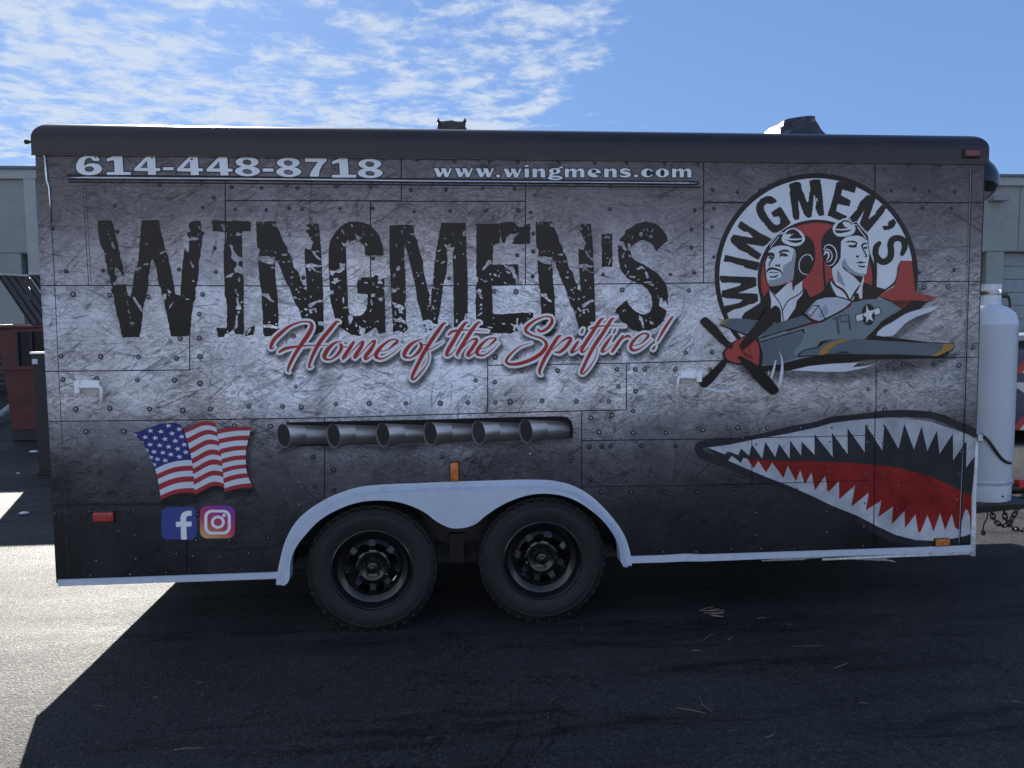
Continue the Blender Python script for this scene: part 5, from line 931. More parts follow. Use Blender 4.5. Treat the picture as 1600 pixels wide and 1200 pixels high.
decal('mouth_inside', [UP+TONG+SA([(545, 570), (517, 622), (425, 548), (382, 600), (250, 540), (180, 476)])], vinyl('gullet', (.035, .037, .042), .35), 3, MOUTH, clip=rcl)
decal('tongue', [TONG+LOW], vinyl('tongue_red', (.30, .026, .024), .5), 4, MOUTH, clip=rcl)
decal('mouth_seams', [[(1174.2, 683), (1175.2, 683), (1175.4, 756), (1174.4, 756)], [(1080, 685.6), (1367, 679.6), (1367, 680.6), (1080, 686.6)], [(1100, 757.4), (1366, 750), (1366, 751), (1100, 758.4)], [(1367, 640), (1368.2, 640), (1365.5, 862), (1364.3, 862)]], vinyl('seam_dark', (.012, .012, .016)), 6, MOUTH)

# ================================================================== lamps and latches on the side
def lens_mat(name, col):
    m, nt, b = nodes(name); N = NT(nt); P = N.n('ShaderNodeTexCoord').outputs['Object']
    b.inputs['Base Color'].default_value = (*col, 1); b.inputs['Roughness'].default_value = .18; b.inputs['Coat Weight'].default_value = .6
    v = N.n('ShaderNodeTexVoronoi'); v.inputs['Scale'].default_value = 140; N.l(P, v.inputs[0])
    N.l(N.mix(1, col, N.ramp(v.outputs['Distance'], [(0, 1.6), (.5, .75)]), 'MULTIPLY'), b.inputs['Base Color']); N.bump(v.outputs['Distance'], .8, .003, b); return m
AMB, RDL, BRN = lens_mat('amber_lens', (.65, .17, .015)), lens_mat('red_lens', (.42, .02, .018)), mat('faded_red_lens', (.16, .05, .045), .4, var=.3)
def lamp(name, u0, v0, u1, v1, m, y=0., dep=.022, bev=.006, label=None, base=None):
    x0, z1 = A(u0, v0, y); x1, z0 = A(u1, v1, y)
    bm = bmesh.new(); box(bm, x0-.004, x1+.004, y-.008, y+.004, z0-.004, z1+.004, .003); o = bm_obj(name, bm, base or BLK, T)
    bm = bmesh.new(); box(bm, x0, x1, y-dep, y-.006, z0, z1, bev, 3); bm_obj('lens', bm, m, o, smooth=True, sharp=40)
    if label: o['label'] = label
lamp('marker_light', 146, 799.5, 180, 814.5, RDL, -.004, .02, .008, 'red oblong marker light')
lamp('marker_light', 703, 721.5, 717, 750.5, AMB, -.006, .03, .010, 'upright amber marker light above the fender')
lamp('marker_light', 1460, 842, 1481, 851, AMB, -.006, .018, .002, 'amber reflector at the bottom edge')
lamp('marker_light', 1506.5, 233.5, 1530, 246, BRN, -.022, .016, .009, 'faded marker light on the roof cap')
WP2 = mat('latch_white', (.90, .92, .94), .35, var=.03, dirt=.1)
def latch(pl, tab, backing, bar, drop, label=None):
    e = bpy.data.objects.new('hatch_latch', None); C.objects.link(e); x, z = A(*pl[:2]); e.location = (x, -.006, z); e.parent = T; e.matrix_parent_inverse = world(T).inverted()
    def bx(n, u0, v0, u1, v1, y0, y1, m=WP2):
        x0, z1 = A(u0, v0); x1, z0 = A(u1, v1); bm = bmesh.new(); box(bm, min(x0, x1), max(x0, x1), y0, y1, z0, z1, .0025); bm_obj(n, bm, m, e)
    bx('latch_plate', *pl, -.012, -.006); bx('latch_tab', *tab, -.026, -.0125); bx('latch_backing', *backing, -.0088, -.006, mat('latch_cream', (.5, .47, .43), .5))
    bm = bmesh.new(); tube(bm, [on(*p, -.030) for p in bar+drop], .0085, 8); bm_obj('latch_bar', bm, WP2, e, smooth=True)
latch((118.5, 594.5, 157, 603.5), (119, 595, 128, 614), (132, 603, 156, 614.5), [(122, 604.5), (138, 604.5), (150, 604.5), (155, 604.7)], [(157.6, 606.2), (158.2, 610), (158.5, 628)])
latch((1063, 579.5, 1088, 590), (1086, 580.5, 1094.5, 596.5), (1063, 590, 1083, 600), [(1087, 590.5), (1075, 589.5), (1063, 589.2)], [(1060.3, 590.6), (1059.4, 594), (1058, 611)])

# dome lamp on the front wall
bm = bmesh.new(); prof = [(.002, .155), (.035, .150), (.075, .132), (.102, .105), (.118, .07), (.125, .035), (.127, 0)]
bm2 = prof
def domepart(name, k0, k1, m):
    bm = bmesh.new(); n = 26; rr = []
    for i in range(k0, k1+1):
        th = math.pi*i/12-math.pi/2; r, zz = .140*math.cos(th), .150*math.sin(th)
        rr.append([bm.verts.new((XR+.01+max(0, r*math.cos(a)*1.45), .19+r*math.sin(a), 2.375+zz)) for a in (math.pi*(k/n)-math.pi/2 for k in range(n+1))])
    for a, b in zip(rr, rr[1:]):
        for k in range(n): bm.faces.new((a[k], a[k+1], b[k+1], b[k]))
    return bm_obj(name, bm, m, DOME, smooth=True)
bm.free()
DOME = bpy.data.objects.new('dome_vent', None); C.objects.link(DOME); DOME.parent = T; DOME.location = (XR, .17, 2.235); DOME.matrix_parent_inverse = world(T).inverted()
domepart('dome_cap', 9, 12, mat('smoked_brown', (.12, .09, .07), .2, .4)); domepart('dome_glass', 4, 9, mat('black_gloss', (.006, .006, .007), .06)); domepart('dome_bowl', 0, 4, CHROME)

# wrapped vents on the roof
def crag(name, base, top, y0, y1, m, label=None, seed=3):
    r = random.Random(seed); bm = bmesh.new(); n = len(base); rows = []
    for t in (0, .35, .7, 1):
        ring = []
        for s_ in (0, .33, .66, 1):
            ring.append([(base[i][0]+(top[i][0]-base[i][0])*t+r.uniform(-.006, .006)*(t > 0), y0+(y1-y0)*s_+(.03*t if s_ == 0 else -.03*t if s_ == 1 else 0)+r.uniform(-.01, .01), base[i][1]+(top[i][1]-base[i][1])*t+(r.uniform(-.008, .008) if 0 < t < 1 or 0 < s_ < 1 else 0)*(t > 0)) for i in range(n)])
        rows.append(ring)
    G_ = [[[bm.verts.new(p) for p in line] for line in ring] for ring in rows]
    for a, b in zip(G_, G_[1:]):
        for i in range(n-1): bm.faces.new((a[0][i], a[0][i+1], b[0][i+1], b[0][i])); bm.faces.new((a[3][i], b[3][i], b[3][i+1], a[3][i+1]))
        for j in range(3): bm.faces.new((a[j][0], b[j][0], b[j+1][0], a[j+1][0])); bm.faces.new((a[j][-1], a[j+1][-1], b[j+1][-1], b[j][-1]))
    for j in range(3):
        for i in range(n-1): bm.faces.new((G_[3][j][i], G_[3][j][i+1], G_[3][j+1][i+1], G_[3][j+1][i]))
    o = bm_obj(name, bm, m, T)
    if label: o['label'] = label
    return o
def roofpt(u, v, y): x, z = A(u, v, y); return (x, z)
BAG = mat('black_bag', (.03, .03, .035), .35, var=.6, scale=16, bump=1, bscale=25, coat=.2)
y0 = .35
b0 = [roofpt(u, 203, y0) for u in (683, 692, 705, 715, 724, 730)]; t0 = [roofpt(u, v, y0) for u, v in ((683.5, 186.5), (690, 186.5), (704, 185.5), (714, 187), (723, 188), (727.5, 185))]
crag('wrapped_vent', b0, t0, y0, y0+.3, mat('brown_vent', (.045, .032, .032), .5, var=.4, scale=20, bump=.5), 'low brownish box vent under a torn cover')
bm = bmesh.new()
for (u, v, w) in ((685.5, 184, 3), (727, 182.8, 3)):
    a = roofpt(u-w, 189, y0); b_ = roofpt(u+w*.6, 189, y0); c = roofpt(u, v, y0); vs = [bm.verts.new((p[0], y, p[1])) for y in (y0, y0+.03) for p in (a, b_, c)]
    for f in ((0, 1, 2), (5, 4, 3), (0, 3, 4, 1), (1, 4, 5, 2), (2, 5, 3, 0)): bm.faces.new([vs[i] for i in f])
o = bm_obj('cover_corner', bm, mat('brown_vent', (.045, .032, .032), .5), T); o['kind'] = 'stuff'
b0 = [roofpt(u, 211, y0) for u in (1219, 1228, 1240, 1255, 1270, 1280, 1291)]; t0 = [roofpt(u, v, y0) for u, v in ((1228, 187), (1233, 183), (1245, 181.5), (1258, 180), (1270, 178.3), (1276, 179.5), (1278, 184))]
crag('wrapped_vent', b0, t0, y0, y0+.32, BAG, 'tall vent wrapped in wrinkled black plastic', 5)

# ================================================================== propane cylinder, tongue, chains
TK = thing('propane_cylinder', (3.068, .85, .40), 'tall white propane cylinder standing on the tongue in front of the trailer', 'gas cylinder')
cx_, cy_ = 3.045, .85
TKW = mat('cylinder_white', (.66, .72, .80), .30, var=.04, scale=3, coat=.3, dirt=.08)
bm = bmesh.new(); r = .200
lathe(bm, [(.001, .50), (r*.6, .49), (r-.02, .505), (r-.004, .515), (r-.002, .527), (r+.001, .53), (r+.001, .536), (r-.003, .539), (r, .545), (r, 1.555), (r+.0012, 1.559), (r+.0012, 1.565), (r-.001, 1.569), (r-.005, 1.595), (r*.90, 1.635), (r*.70, 1.672), (r*.45, 1.695), (.001, 1.702)], 64, 'Z', (cx_, cy_, 0))
bm_obj('tank_body', bm, TKW, TK, smooth=True, sharp=50)
bm = bmesh.new(); lathe(bm, [(r-.012, .40), (r-.006, .40), (r-.004, .405), (r-.004, .508), (r-.012, .508)], 64, 'Z', (cx_, cy_, 0), closed=True); fr = bm_obj('foot_ring', bm, TKW, TK, smooth=True, sharp=40)
bm = bmesh.new(); a = -1.15; lathe(bm, [(.0075, 0), (.0001, 0)], 14, 'Y', (cx_+.035, cy_-math.sqrt((r-.004)**2-.035**2)-.0015, .44)); bm_obj('ring_hole', bm, BLK, fr)
bm = bmesh.new(); rc = .098; n = 48   # valve collar with a cut-out
for k in range(n):
    a0, a1 = 2*math.pi*k/n, 2*math.pi*(k+1)/n; am = math.degrees((a0+a1)/2) % 360
    for z0, z1 in ((1.685, 1.752), (1.752, 1.79), (1.79, 1.825)):
        if z0 == 1.752 and (215 < am < 312 or 60 < am < 120): continue
        vs = [bm.verts.new((cx_+rr*math.cos(t), cy_+rr*math.sin(t), z)) for rr in (rc, rc-.004) for t, z in ((a0, z0), (a1, z0), (a1, z1), (a0, z1))]
        for f in ((0, 1, 2, 3), (7, 6, 5, 4), (0, 4, 5, 1), (2, 6, 7, 3)): bm.faces.new([vs[i] for i in f])
bmesh.ops.remove_doubles(bm, verts=bm.verts, dist=1e-5); bm_obj('valve_collar', bm, TKW, TK)
bm = bmesh.new(); lathe(bm, [(.001, 1.69), (.03, 1.69), (.03, 1.71), (.016, 1.715), (.016, 1.76), (.030, 1.765), (.034, 1.775), (.030, 1.785), (.001, 1.788)], 20, 'Z', (cx_, cy_, 0)); tube(bm, [(cx_, cy_, 1.745), (cx_+.10, cy_-.01, 1.75)], .012, 10); tube(bm, [(cx_+.10, cy_-.01, 1.75), (cx_+.15, cy_-.012, 1.75)], .018, 6)
bm_obj('valve', bm, mat('dull_brass', (.18, .15, .11), .35, .8, var=.3), TK, smooth=True, sharp=40)
bm = bmesh.new(); tube(bm, [tuple(p) for p in smooth([(cx_+.145, cy_-.012, 1.75), (cx_+.165, cy_, 1.748), (cx_+.195, cy_+.02, 1.71), (cx_+.212, cy_+.05, 1.64), (cx_+.215, cy_+.12, 1.52), (cx_+.18, cy_+.22, 1.35), (cx_+.10, cy_+.26, 1.1)])], .009, 8); bm_obj('gas_hose', bm, BLK, TK, smooth=True)
bm = bmesh.new(); pth = [(XR+.008, .0, 1.075), (XR+.03, -.02, 1.08), (XR+.10, -.02, 1.065)]
def tk(u, v, dr=.012):
    # a point on the cylinder's near surface under an artwork position
    d = Vector(ray(u, v)); d.normalize(); o_ = Vector((CX-cx_, -CD-cy_)); dd = Vector((d.x, d.y)); a = dd.dot(dd); b = 2*o_.dot(dd); c = o_.dot(o_)-(r+dr)**2; q = b*b-4*a*c
    t = (-b-math.sqrt(max(q, 0)))/(2*a) if q > 0 else -b/(2*a); return (CX+d.x*t, -CD+d.y*t, CH+d.z*t)
uvp = smooth([(1536, 681), (1545, 689), (1555, 703), (1564, 715), (1572, 721.5), (1579, 723.5)], n=4)
pth = [on(1531.5, 680, -.01), on(1533.5, 679, .04)]+[tk(u, v) for u, v in uvp]+[(cx_+r+.02, cy_+.05, .62), (cx_+r+.03, cy_+.25, .60), (cx_+.1, cy_+.45, .7)]
tube(bm, pth, .0095, 8)
o = bm_obj('trailer_cable', bm, BLK, T, smooth=True)
bm = bmesh.new(); p = on(1530.5, 684, -.012); box(bm, p[0]-.016, p[0]+.014, p[1]-.012, .02, p[2]-.022, p[2]+.022, .005); bm_obj('cable_clamp', bm, SILVER, T)

TG = T
bm = bmesh.new(); box(bm, 2.45, 3.20, 1.46, 1.98, .40, 1.10, .02); bm_obj('shadow_box', bm, mat('box_steel', (.10, .10, .105), .5, .5, var=.3), TG)  # unseen box on the tongue, added to shade the ground by the cylinder
bm = bmesh.new(); box(bm, 2.43, 3.22, 1.44, 2.00, 1.105, 1.14, .01); bm_obj('shadow_box_lid', bm, mat('box_steel', (.10, .10, .105), .5, .5), TG)
bm = bmesh.new()
for y_s, y_e in ((.55, .93), (WID-.55, WID-.93)):
    p0, p1 = Vector((XR-.3, y_s, .352)), Vector((4.15, y_e, .352)); d = (p1-p0); L = d.length; mw = Matrix.Translation((p0+p1)/2) @ Matrix.Rotation(math.atan2(d.y, d.x), 4, 'Z'); box(bm, -L/2, L/2, -.025, .025, -.025, .028, mw=mw)
box(bm, 2.86, 3.30, .62, 1.10, .382, .397); box(bm, 4.05, 4.45, .95, 1.07, .30, .37)
bm_obj('tongue_frame', bm, mat('tongue_black', (.015, .014, .014), .5, var=.4, dirt=.3), TG)
bm = bmesh.new(); tube(bm, [(3.80, 1.01, .10), (3.80, 1.01, .85)], .035, 16); tube(bm, [(3.80, 1.01, .02), (3.80, 1.01, .10)], .026, 12); box(bm, 3.72, 3.88, .93, 1.09, .0, .015); tube(bm, [(3.80, 1.01, .85), (3.80, 1.01, .88), (3.80, .90, .88), (3.80, .90, .93)], .008, 8)
bm_obj('tongue_jack', bm, mat('jack_grey', (.10, .10, .105), .4, .5, var=.3), TG, smooth=True, sharp=40)
bm = bmesh.new(); x, y_ = G(1594, 760); xx, zz = A(1594, 757, .93); box(bm, xx-.03, xx+.03, .90, .96, zz-.035, zz+.035, .01); bm_obj('hitch_tag', bm, mat('plain_red', (.55, .02, .02), .4), TG)
bm = bmesh.new(); xx, zz = A(1570, 764, .95); box(bm, xx-.12, xx+.4, .90, 1.0, zz-.03, zz+.03, .015); tube(bm, [(xx+.02, .88, zz-.06), (xx+.10, .88, zz-.06)], .02, 10); bm_obj('coupler', bm, mat('black_greasy', (.02, .018, .016), .35, .5), TG, smooth=True, sharp=40)
# safety chains: every link a ring of bent rod
bm = bmesh.new(); lk = []
for k in range(18):
    a = 2*math.pi*k/18; lk.append((.0155*math.cos(a)+(.009 if math.cos(a) > 0 else -.009), .0145*math.sin(a), 0))
tube(bm, lk, .0052, 7, closed=True); LINK = bpy.data.meshes.new('chain_link'); bmesh.ops.recalc_face_normals(bm, faces=bm.faces); bm.to_mesh(LINK); bm.free(); LINK.materials.append(mat('chain_steel', (.085, .075, .065), .35, .8, var=.4, scale=20, dirt=.4))
for p in LINK.polygons: p.use_smooth = True
def chain(pts, label, y, grp='safety chains under the tongue'):
    P3 = [Vector((*([A(u, v, y)[0]]), y, A(u, v, y)[1])) for u, v in smooth(pts, n=8)]
    P3 = [Vector((p.x, p.y, max(p.z, .012))) for p in P3]
    e = thing('safety_chain', tuple(P3[0]), label, 'chain', grp); step = .033; acc = 0; k = 0; cur = P3[0].copy(); i = 0; pos = []
    ln = [0]
    for a, b in zip(P3, P3[1:]): ln.append(ln[-1]+(b-a).length)
    s = 0
    while s < ln[-1]:
        while i < len(ln)-2 and ln[i+1] < s: i += 1
        t = (s-ln[i])/max(1e-6, ln[i+1]-ln[i]); p = P3[i].lerp(P3[i+1], t); d = (P3[i+1]-P3[i]).normalized()
        o = bpy.data.objects.new('chain_link', LINK); C.objects.link(o); o.parent = e; o.matrix_parent_inverse = world(e).inverted()
        o.matrix_basis = Matrix.Translation(p) @ d.to_track_quat('X', 'Z').to_matrix().to_4x4() @ Matrix.Rotation((k % 2)*math.pi/2+.3, 4, 'X'); k += 1; s += step
chain([(1545, 786), (1549, 800), (1555, 813), (1565, 821), (1576, 818), (1584, 806), (1590, 794), (1596, 782), (1601, 774)], 'dark steel chain looping from the left under the cylinder', .98)
chain([(1566, 786), (1569, 798), (1572, 812), (1582, 824), (1594, 828), (1606, 826), (1618, 818)], 'dark steel chain hanging straight down beside the other', 1.06)
PG = thing('wiring_plug', on(1537, 832, .98), 'small black wiring plug dangling above the asphalt under the white cylinder', 'plug')
bm = bmesh.new(); tube(bm, [on(u, v, .98) for u, v in smooth([(1535, 786), (1538, 795), (1543, 802), (1542, 810), (1537, 820), (1536, 830)], n=4)], .005, 7); bm_obj('wire', bm, BLK, PG, smooth=True)
bm = bmesh.new(); p = on(1536, 832.5, .98); box(bm, p[0]-.012, p[0]+.012, p[1]-.012, p[1]+.012, p[2]-.016, p[2]+.016, .004); bm_obj('plug_head', bm, BLK, PG)

# ================================================================== dumpster and panel on the left
def yard(name, loc, label, cat, group=None): return thing(name, loc, label, cat, group)
dx, dy = -6.70, 7.6
DP = yard('dumpster', (dx+.9, dy+.8, 0), 'rusty red steel dumpster behind the trailer with its ribbed black lid thrown open', 'dumpster')
DR = mat('dumpster_red', (.10, .026, .025), .55, var=.25, scale=3, dirt=.5)
bm = bmesh.new(); zt = 1.62
v = [(dx, dy, .16), (dx+1.9, dy, .16), (dx+1.9, dy+2.3, .16), (dx, dy+2.3, .16), (dx-.10, dy-.06, zt), (dx+1.95, dy-.06, zt+.05), (dx+1.95, dy+2.35, zt+.1), (dx-.10, dy+2.35, zt+.05)]
vs = [bm.verts.new(p) for p in v]
for f in ((0, 1, 5, 4), (1, 2, 6, 5), (2, 3, 7, 6), (3, 0, 4, 7), (0, 3, 2, 1)): bm.faces.new([vs[i] for i in f])
bm_obj('bin_body', bm, DR, DP)
bm = bmesh.new(); tube(bm, [(v[i][0], v[i][1], v[i][2]) for i in (4, 5, 6, 7)], .045, 6, closed=True); bm_obj('bin_rim', bm, DR, DP)
bm = bmesh.new(); box(bm, dx-.09, dx+1.95, dy-.10, dy-.02, 1.02, 1.08); bm_obj('bin_girdle', bm, DR, DP)
bm = bmesh.new(); box(bm, dx-.02, dx+1.8, dy+.02, dy+1.4, .0, .16); bm_obj('bin_skid', bm, DARK, DP)
bm = bmesh.new(); box(bm, dx+.20, dx+1.6, dy-.125, dy-.05, 1.08, 1.56); bm_obj('side_opening', bm, mat('opening_black', (.012, .011, .011), .7), DP)
bm = bmesh.new()
for k in range(8): bm2 = bmesh.new(); box(bm2, dx+.20+.19*k, dx+.225+.19*k, dy-.16, dy-.12, 1.08, 1.56); bm_obj('opening_rib', bm2, mat('rib_dark', (.03, .02, .02), .6), DP)
bm.free()
LIDM = mat('lid_black', (.018, .018, .020), .32, var=.3, dirt=.2, coat=.2)
def lid(u0, u1, y, z0u, dxs, label):
    """one ribbed lid: u0..u1 along its top edge, sloping down to the right and towards the camera"""
    xa, za = A(u0, 430, y); xb, _ = A(u1, 434, y)
    e = bpy.data.objects.new('lid', None); C.objects.link(e); e.location = (xa, y, za); e.parent = DP; e.matrix_parent_inverse = world(DP).inverted(); e['label'] = label
    dn = Vector((dxs, -.20, -1.20)); ax = Vector((xb-xa, .0, -.03)); nn = ax.cross(dn).normalized()*.02
    bm = bmesh.new(); q = [Vector((xa, y, za)), Vector((xa, y, za))+ax, Vector((xa, y, za))+ax+dn, Vector((xa, y, za))+dn]
    vv = [bm.verts.new(p) for p in q]+[bm.verts.new(p+nn) for p in q]
    for f in ((0, 1, 2, 3), (7, 6, 5, 4), (0, 4, 5, 1), (1, 5, 6, 2), (2, 6, 7, 3), (3, 7, 4, 0)): bm.faces.new([vv[i] for i in f])
    bm_obj('lid_sheet', bm, LIDM, e)
    nr = max(2, int(ax.length/.105)); sg = -1 if nn.y > 0 else 1
    for k in range(nr+1):
        p = q[0]+ax*(k/nr); bm = bmesh.new(); off = Vector((0, -.022, .006)); tube(bm, [p+off, p+dn+off], .013, 6); bm_obj('lid_rib', bm, LIDM, e, smooth=True)
    bm = bmesh.new(); tube(bm, [q[0]+Vector((-.02, -.02, .015)), q[1]+Vector((.02, -.02, .015))], .022, 6); bm_obj('lid_edge', bm, mat('worn_edge', (.45, .45, .44), .4, .3, var=.3, scale=20), e)
lid(-3, 45, 9.9, 430, .81, 'front lid'); lid(48, 150, 9.9, 430, .81, 'rear lid')
BP = yard('metal_screen', (-4.6, 4.9, 0), 'tall dark metal screen with a silver top edge and a small white sticker', 'screen')
x0, zt_ = A(51.5, 553, 4.9)
bm = bmesh.new(); box(bm, x0, x0+.95, 4.88, 4.94, .02, zt_, .004); bm_obj('screen_panel', bm, mat('screen_dark', (.022, .020, .023), .6, var=.3), BP)
bm = bmesh.new(); box(bm, x0-.02, x0+.97, 4.87, 4.95, zt_+.001, zt_+.022); bm_obj('top_edge', bm, mat('edge_silver', (.6, .6, .58), .3, .9), BP)
bm = bmesh.new(); box(bm, x0+.0, x0+.055, 4.872, 4.878, zt_-.11, zt_-.055); bm_obj('sticker', bm, WHITE, BP)
bm = bmesh.new(); box(bm, x0+.02, x0+.9, 4.80, 5.02, 0, .02); bm_obj('screen_foot', bm, DARK, BP)

# ================================================================== long building behind
BX0, BX1, BY = -34, 44, 18
BD = yard('warehouse', (5, BY+8, 0), 'long low grey-green stucco warehouse stretching behind the trailer', 'warehouse')
ST = mat('stucco', (.37, .38, .345), .85, var=.08, scale=.6, bump=.6, bscale=9, dirt=.25); STL = mat('stucco_light', (.48, .465, .43), .85, var=.08, scale=.8, dirt=.2); STD = mat('recess_grey', (.30, .31, .31), .8, var=.15, dirt=.2)
bm = bmesh.new(); box(bm, BX0, BX1, BY+.45, BY+16, 0, 5.4); bm_obj('main_block', bm, STD, BD)
bm = bmesh.new(); box(bm, BX0-.1, BX1+.1, BY-.1, BY+16.1, 5.58, 5.82); bm_obj('cornice', bm, STL, BD)
bm = bmesh.new(); box(bm, BX0-.16, BX1+.16, BY-.16, BY+16.2, 5.825, 5.90); bm_obj('coping', bm, mat('coping_grey', (.16, .17, .19), .5), BD)
bm = bmesh.new(); box(bm, BX0, BX1, BY+.02, BY+.9, 3.62, 5.575); bm_obj('fascia_wall', bm, ST, BD)
wall_spans = [(BX0, -11.75), (-8.2, 15.60), (15.92, 16.48), (21.5, 22.1), (27, 27.6), (33, BX1)]
for a, b_ in wall_spans:
    bm = bmesh.new(); box(bm, a, b_, BY+.02, BY+.9, 0, 3.618); bm_obj('wall_bay', bm, ST, BD)
bm = bmesh.new(); box(bm, -11.72, -8.2, BY+.3, BY+.9, 0, 3.618); bm_obj('wall_bay', bm, ST, BD)
bm = bmesh.new(); box(bm, -11.52, -11.22, BY-.10, BY+.01, 0, 5.57); bm_obj('pilaster', bm, STL, BD)
for a, b_ in ((16.50, 21.46), (22.14, 26.96), (27.64, 32.96)):
    e = bpy.data.objects.new('roller_door', None); C.objects.link(e); e.location = ((a+b_)/2, BY+.7, 0); e.parent = BD; e.matrix_parent_inverse = world(BD).inverted()
    for k in range(9):
        bm = bmesh.new(); box(bm, a+.02, b_-.02, BY+.30, BY+.36, .02+k*.40, .40+k*.40); bm_obj('door_slat', bm, mat('door_grey', (.36, .38, .38), .55, var=.1), e)
bm = bmesh.new(); box(bm, 17.9, 19.4, BY-.05, BY+.01, 5.05, 5.3); bm_obj('wall_sign_bracket', bm, STL, BD)
bm = bmesh.new(); xx, zz = A(1564, 307, BY-.2); box(bm, xx-.25, xx+.25, BY-.25, BY-.02, zz-.12, zz+.05); bm_obj('wall_lamp', bm, mat('lamp_grey', (.3, .28, .3), .4), BD)
bm = bmesh.new(); xx, zz = A(1, 620, 17.4); box(bm, xx-2.5, xx+.9, 17.2, 17.9, 0, 1.25)
LV = yard('louvred_box', (xx-.8, 17.5, 0), 'low dark louvred unit standing against the stucco wall at far left', 'equipment'); bm_obj('unit_body', bm, mat('unit_black', (.02, .02, .022), .6), LV)
for k in range(7):
    bm = bmesh.new(); box(bm, xx-2.4, xx+.85, 17.14, 17.2, .15+.15*k, .20+.15*k); bm_obj('louvre', bm, mat('louvre_grey', (.06, .06, .062), .5), LV)
bm = bmesh.new(); box(bm, xx+.25, xx+.75, 17.10, 17.135, .62, .76); bm_obj('warning_label', bm, mat('label_pink', (.42, .16, .15), .6), LV)
PP = yard('leaning_pipe', (-9.7, 12, 0), 'pale pipe leaning low across the ground at the far left', 'pipe')
a, b_ = Vector(G(-30, 678)+(0,)), Vector((*[A(18, 634, 10.6)[0]], 10.6, A(18, 634, 10.6)[1]))
bm = bmesh.new(); tube(bm, [(a.x, a.y, .04), tuple(b_)], .055, 10); bm_obj('pipe_length', bm, mat('pale_plastic', (.42, .45, .47), .4), PP, smooth=True)
# yellow bollard
xx, zz = A(1581, 488, 15)
BO = yard('bollard', (xx, 15, 0), 'yellow steel bollard in front of the roller door, just right of the cylinder', 'bollard')
bm = bmesh.new(); lathe(bm, [(.001, zz), (.06, zz-.01), (.09, zz-.05), (.095, zz-.09), (.095, 0)], 20, 'Z', (xx, 15, 0)); bm_obj('bollard_post', bm, mat('bollard_yellow', (.42, .33, .04), .5, dirt=.3), BO, smooth=True)

# ================================================================== parked truck beyond the tongue
tx, ty = A(1579, 700, 5.2)[0], 5.2
TR = yard('parked_truck', (tx+2.4, ty+1, 0), 'dark parked truck with red and white striped side behind the cylinder', 'truck')
def tb(n, x0, x1, z0, z1, y0=0, y1=2.0, m=None, bev=.0):
    bm = bmesh.new(); box(bm, tx+x0, tx+x1, ty+y0, ty+y1, z0, z1, bev); return bm_obj(n, bm, m, TR, smooth=False)
zt1 = A(1590, 524, ty)[1]; z540 = A(1590, 541, ty)[1]; z600 = A(1590, 600, ty)[1]; z650 = A(1590, 652, ty)[1]; z672 = A(1590, 672, ty)[1]; z715 = A(1590, 712, ty)[1]
NV = mat('truck_navy', (.05, .055, .085), .3, var=.3, coat=.5, dirt=.2); TRD = mat('truck_red', (.45, .05, .045), .35); TWH = mat('truck_white', (.62, .62, .60), .35, var=.1)
tb('truck_body', 0, 4.2, z672, z540-.02, .0, 1.9, NV, .03)
tb('bed_rail', -.05, 4.25, zt1-.07, zt1, -.02, 1.92, mat('bed_grey', (.32, .35, .38), .4), .01); tb('bed_inner', .05, 4.2, z540-.02, zt1-.075, .12, 1.8, DARK)
def stripes(name, z0, z1, n=9):
    for k in range(n):
        bm = bmesh.new(); w = .22; xs = [tx-.0+k*w, tx+w*.5+k*w]; d = (z1-z0)*.8
        if True:
            for j, (xa, m_) in enumerate(((xs[0], TRD), (xs[1], TWH))):
                bm = bmesh.new(); y = ty-.004; vs = [bm.verts.new(p) for p in ((xa, y, z0), (xa+w*.5, y, z0), (xa+w*.5+d, y, z1), (xa+d, y, z1), (xa, y+.003, z0), (xa+w*.5, y+.003, z0), (xa+w*.5+d, y+.003, z1), (xa+d, y+.003, z1))]
                for f in ((0, 1, 2, 3), (0, 4, 5, 1), (1, 5, 6, 2), (2, 6, 7, 3), (3, 7, 4, 0)): bm.faces.new([vs[i] for i in f])
                bm_obj(name, bm, m_, TR)
stripes('upper_stripe', z600+.14, z540-.03); stripes('lower_stripe', z672+.0, z650)
bm = bmesh.new(); vs = [bm.verts.new(p) for p in ((tx+.02, ty-.008, z600-.03), (tx+.40, ty-.008, z600-.28), (tx+.9, ty-.008, z600-.28), (tx+.9, ty-.008, z600+.02), (tx+.02, ty-.008, z600+.02))]; bm.faces.new(vs)
s = bm_obj('body_flash', bm, TWH, TR); md = s.modifiers.new('t', 'SOLIDIFY'); md.thickness = .003
tb('truck_sill', .05, 4.1, .45, z672-.01, .1, 1.8, BLK); tb('truck_cab', 2.2, 4.1, zt1+.01, zt1+.75, .05, 1.85, NV, .12); tb('cab_window', 2.5, 3.8, zt1+.15, zt1+.6, .02, .06, mat('black_gloss', (.006, .006, .007), .06))
bm = bmesh.new(); xx, zz = A(1592, 717, ty-.1); tube(bm, [(tx+.03, ty-.1, zz), (tx+.6, ty-.1, zz-.01)], [.018, .03], 10); bm_obj('step_tube', bm, CHROME, TR, smooth=True)
for xw in (.85, 3.3):
    e = bpy.data.objects.new('truck_wheel', None); C.objects.link(e); e.location = (tx+xw, ty+.02, .37); e.parent = TR; e.matrix_parent_inverse = world(TR).inverted(); e.scale = (1.1, 1.1, 1.1)
    for k in ('tyre', 'rim', 'hub'): o = bpy.data.objects.new(k, WP[k]); C.objects.link(o); o.parent = e
    e2 = e.copy(); C.objects.link(e2); e2.location = (tx+xw, ty+1.88, .37); e2.rotation_euler = (0, 0, math.pi)
    for k in ('tyre', 'rim', 'hub'): o = bpy.data.objects.new(k, WP[k]); C.objects.link(o); o.parent = e2

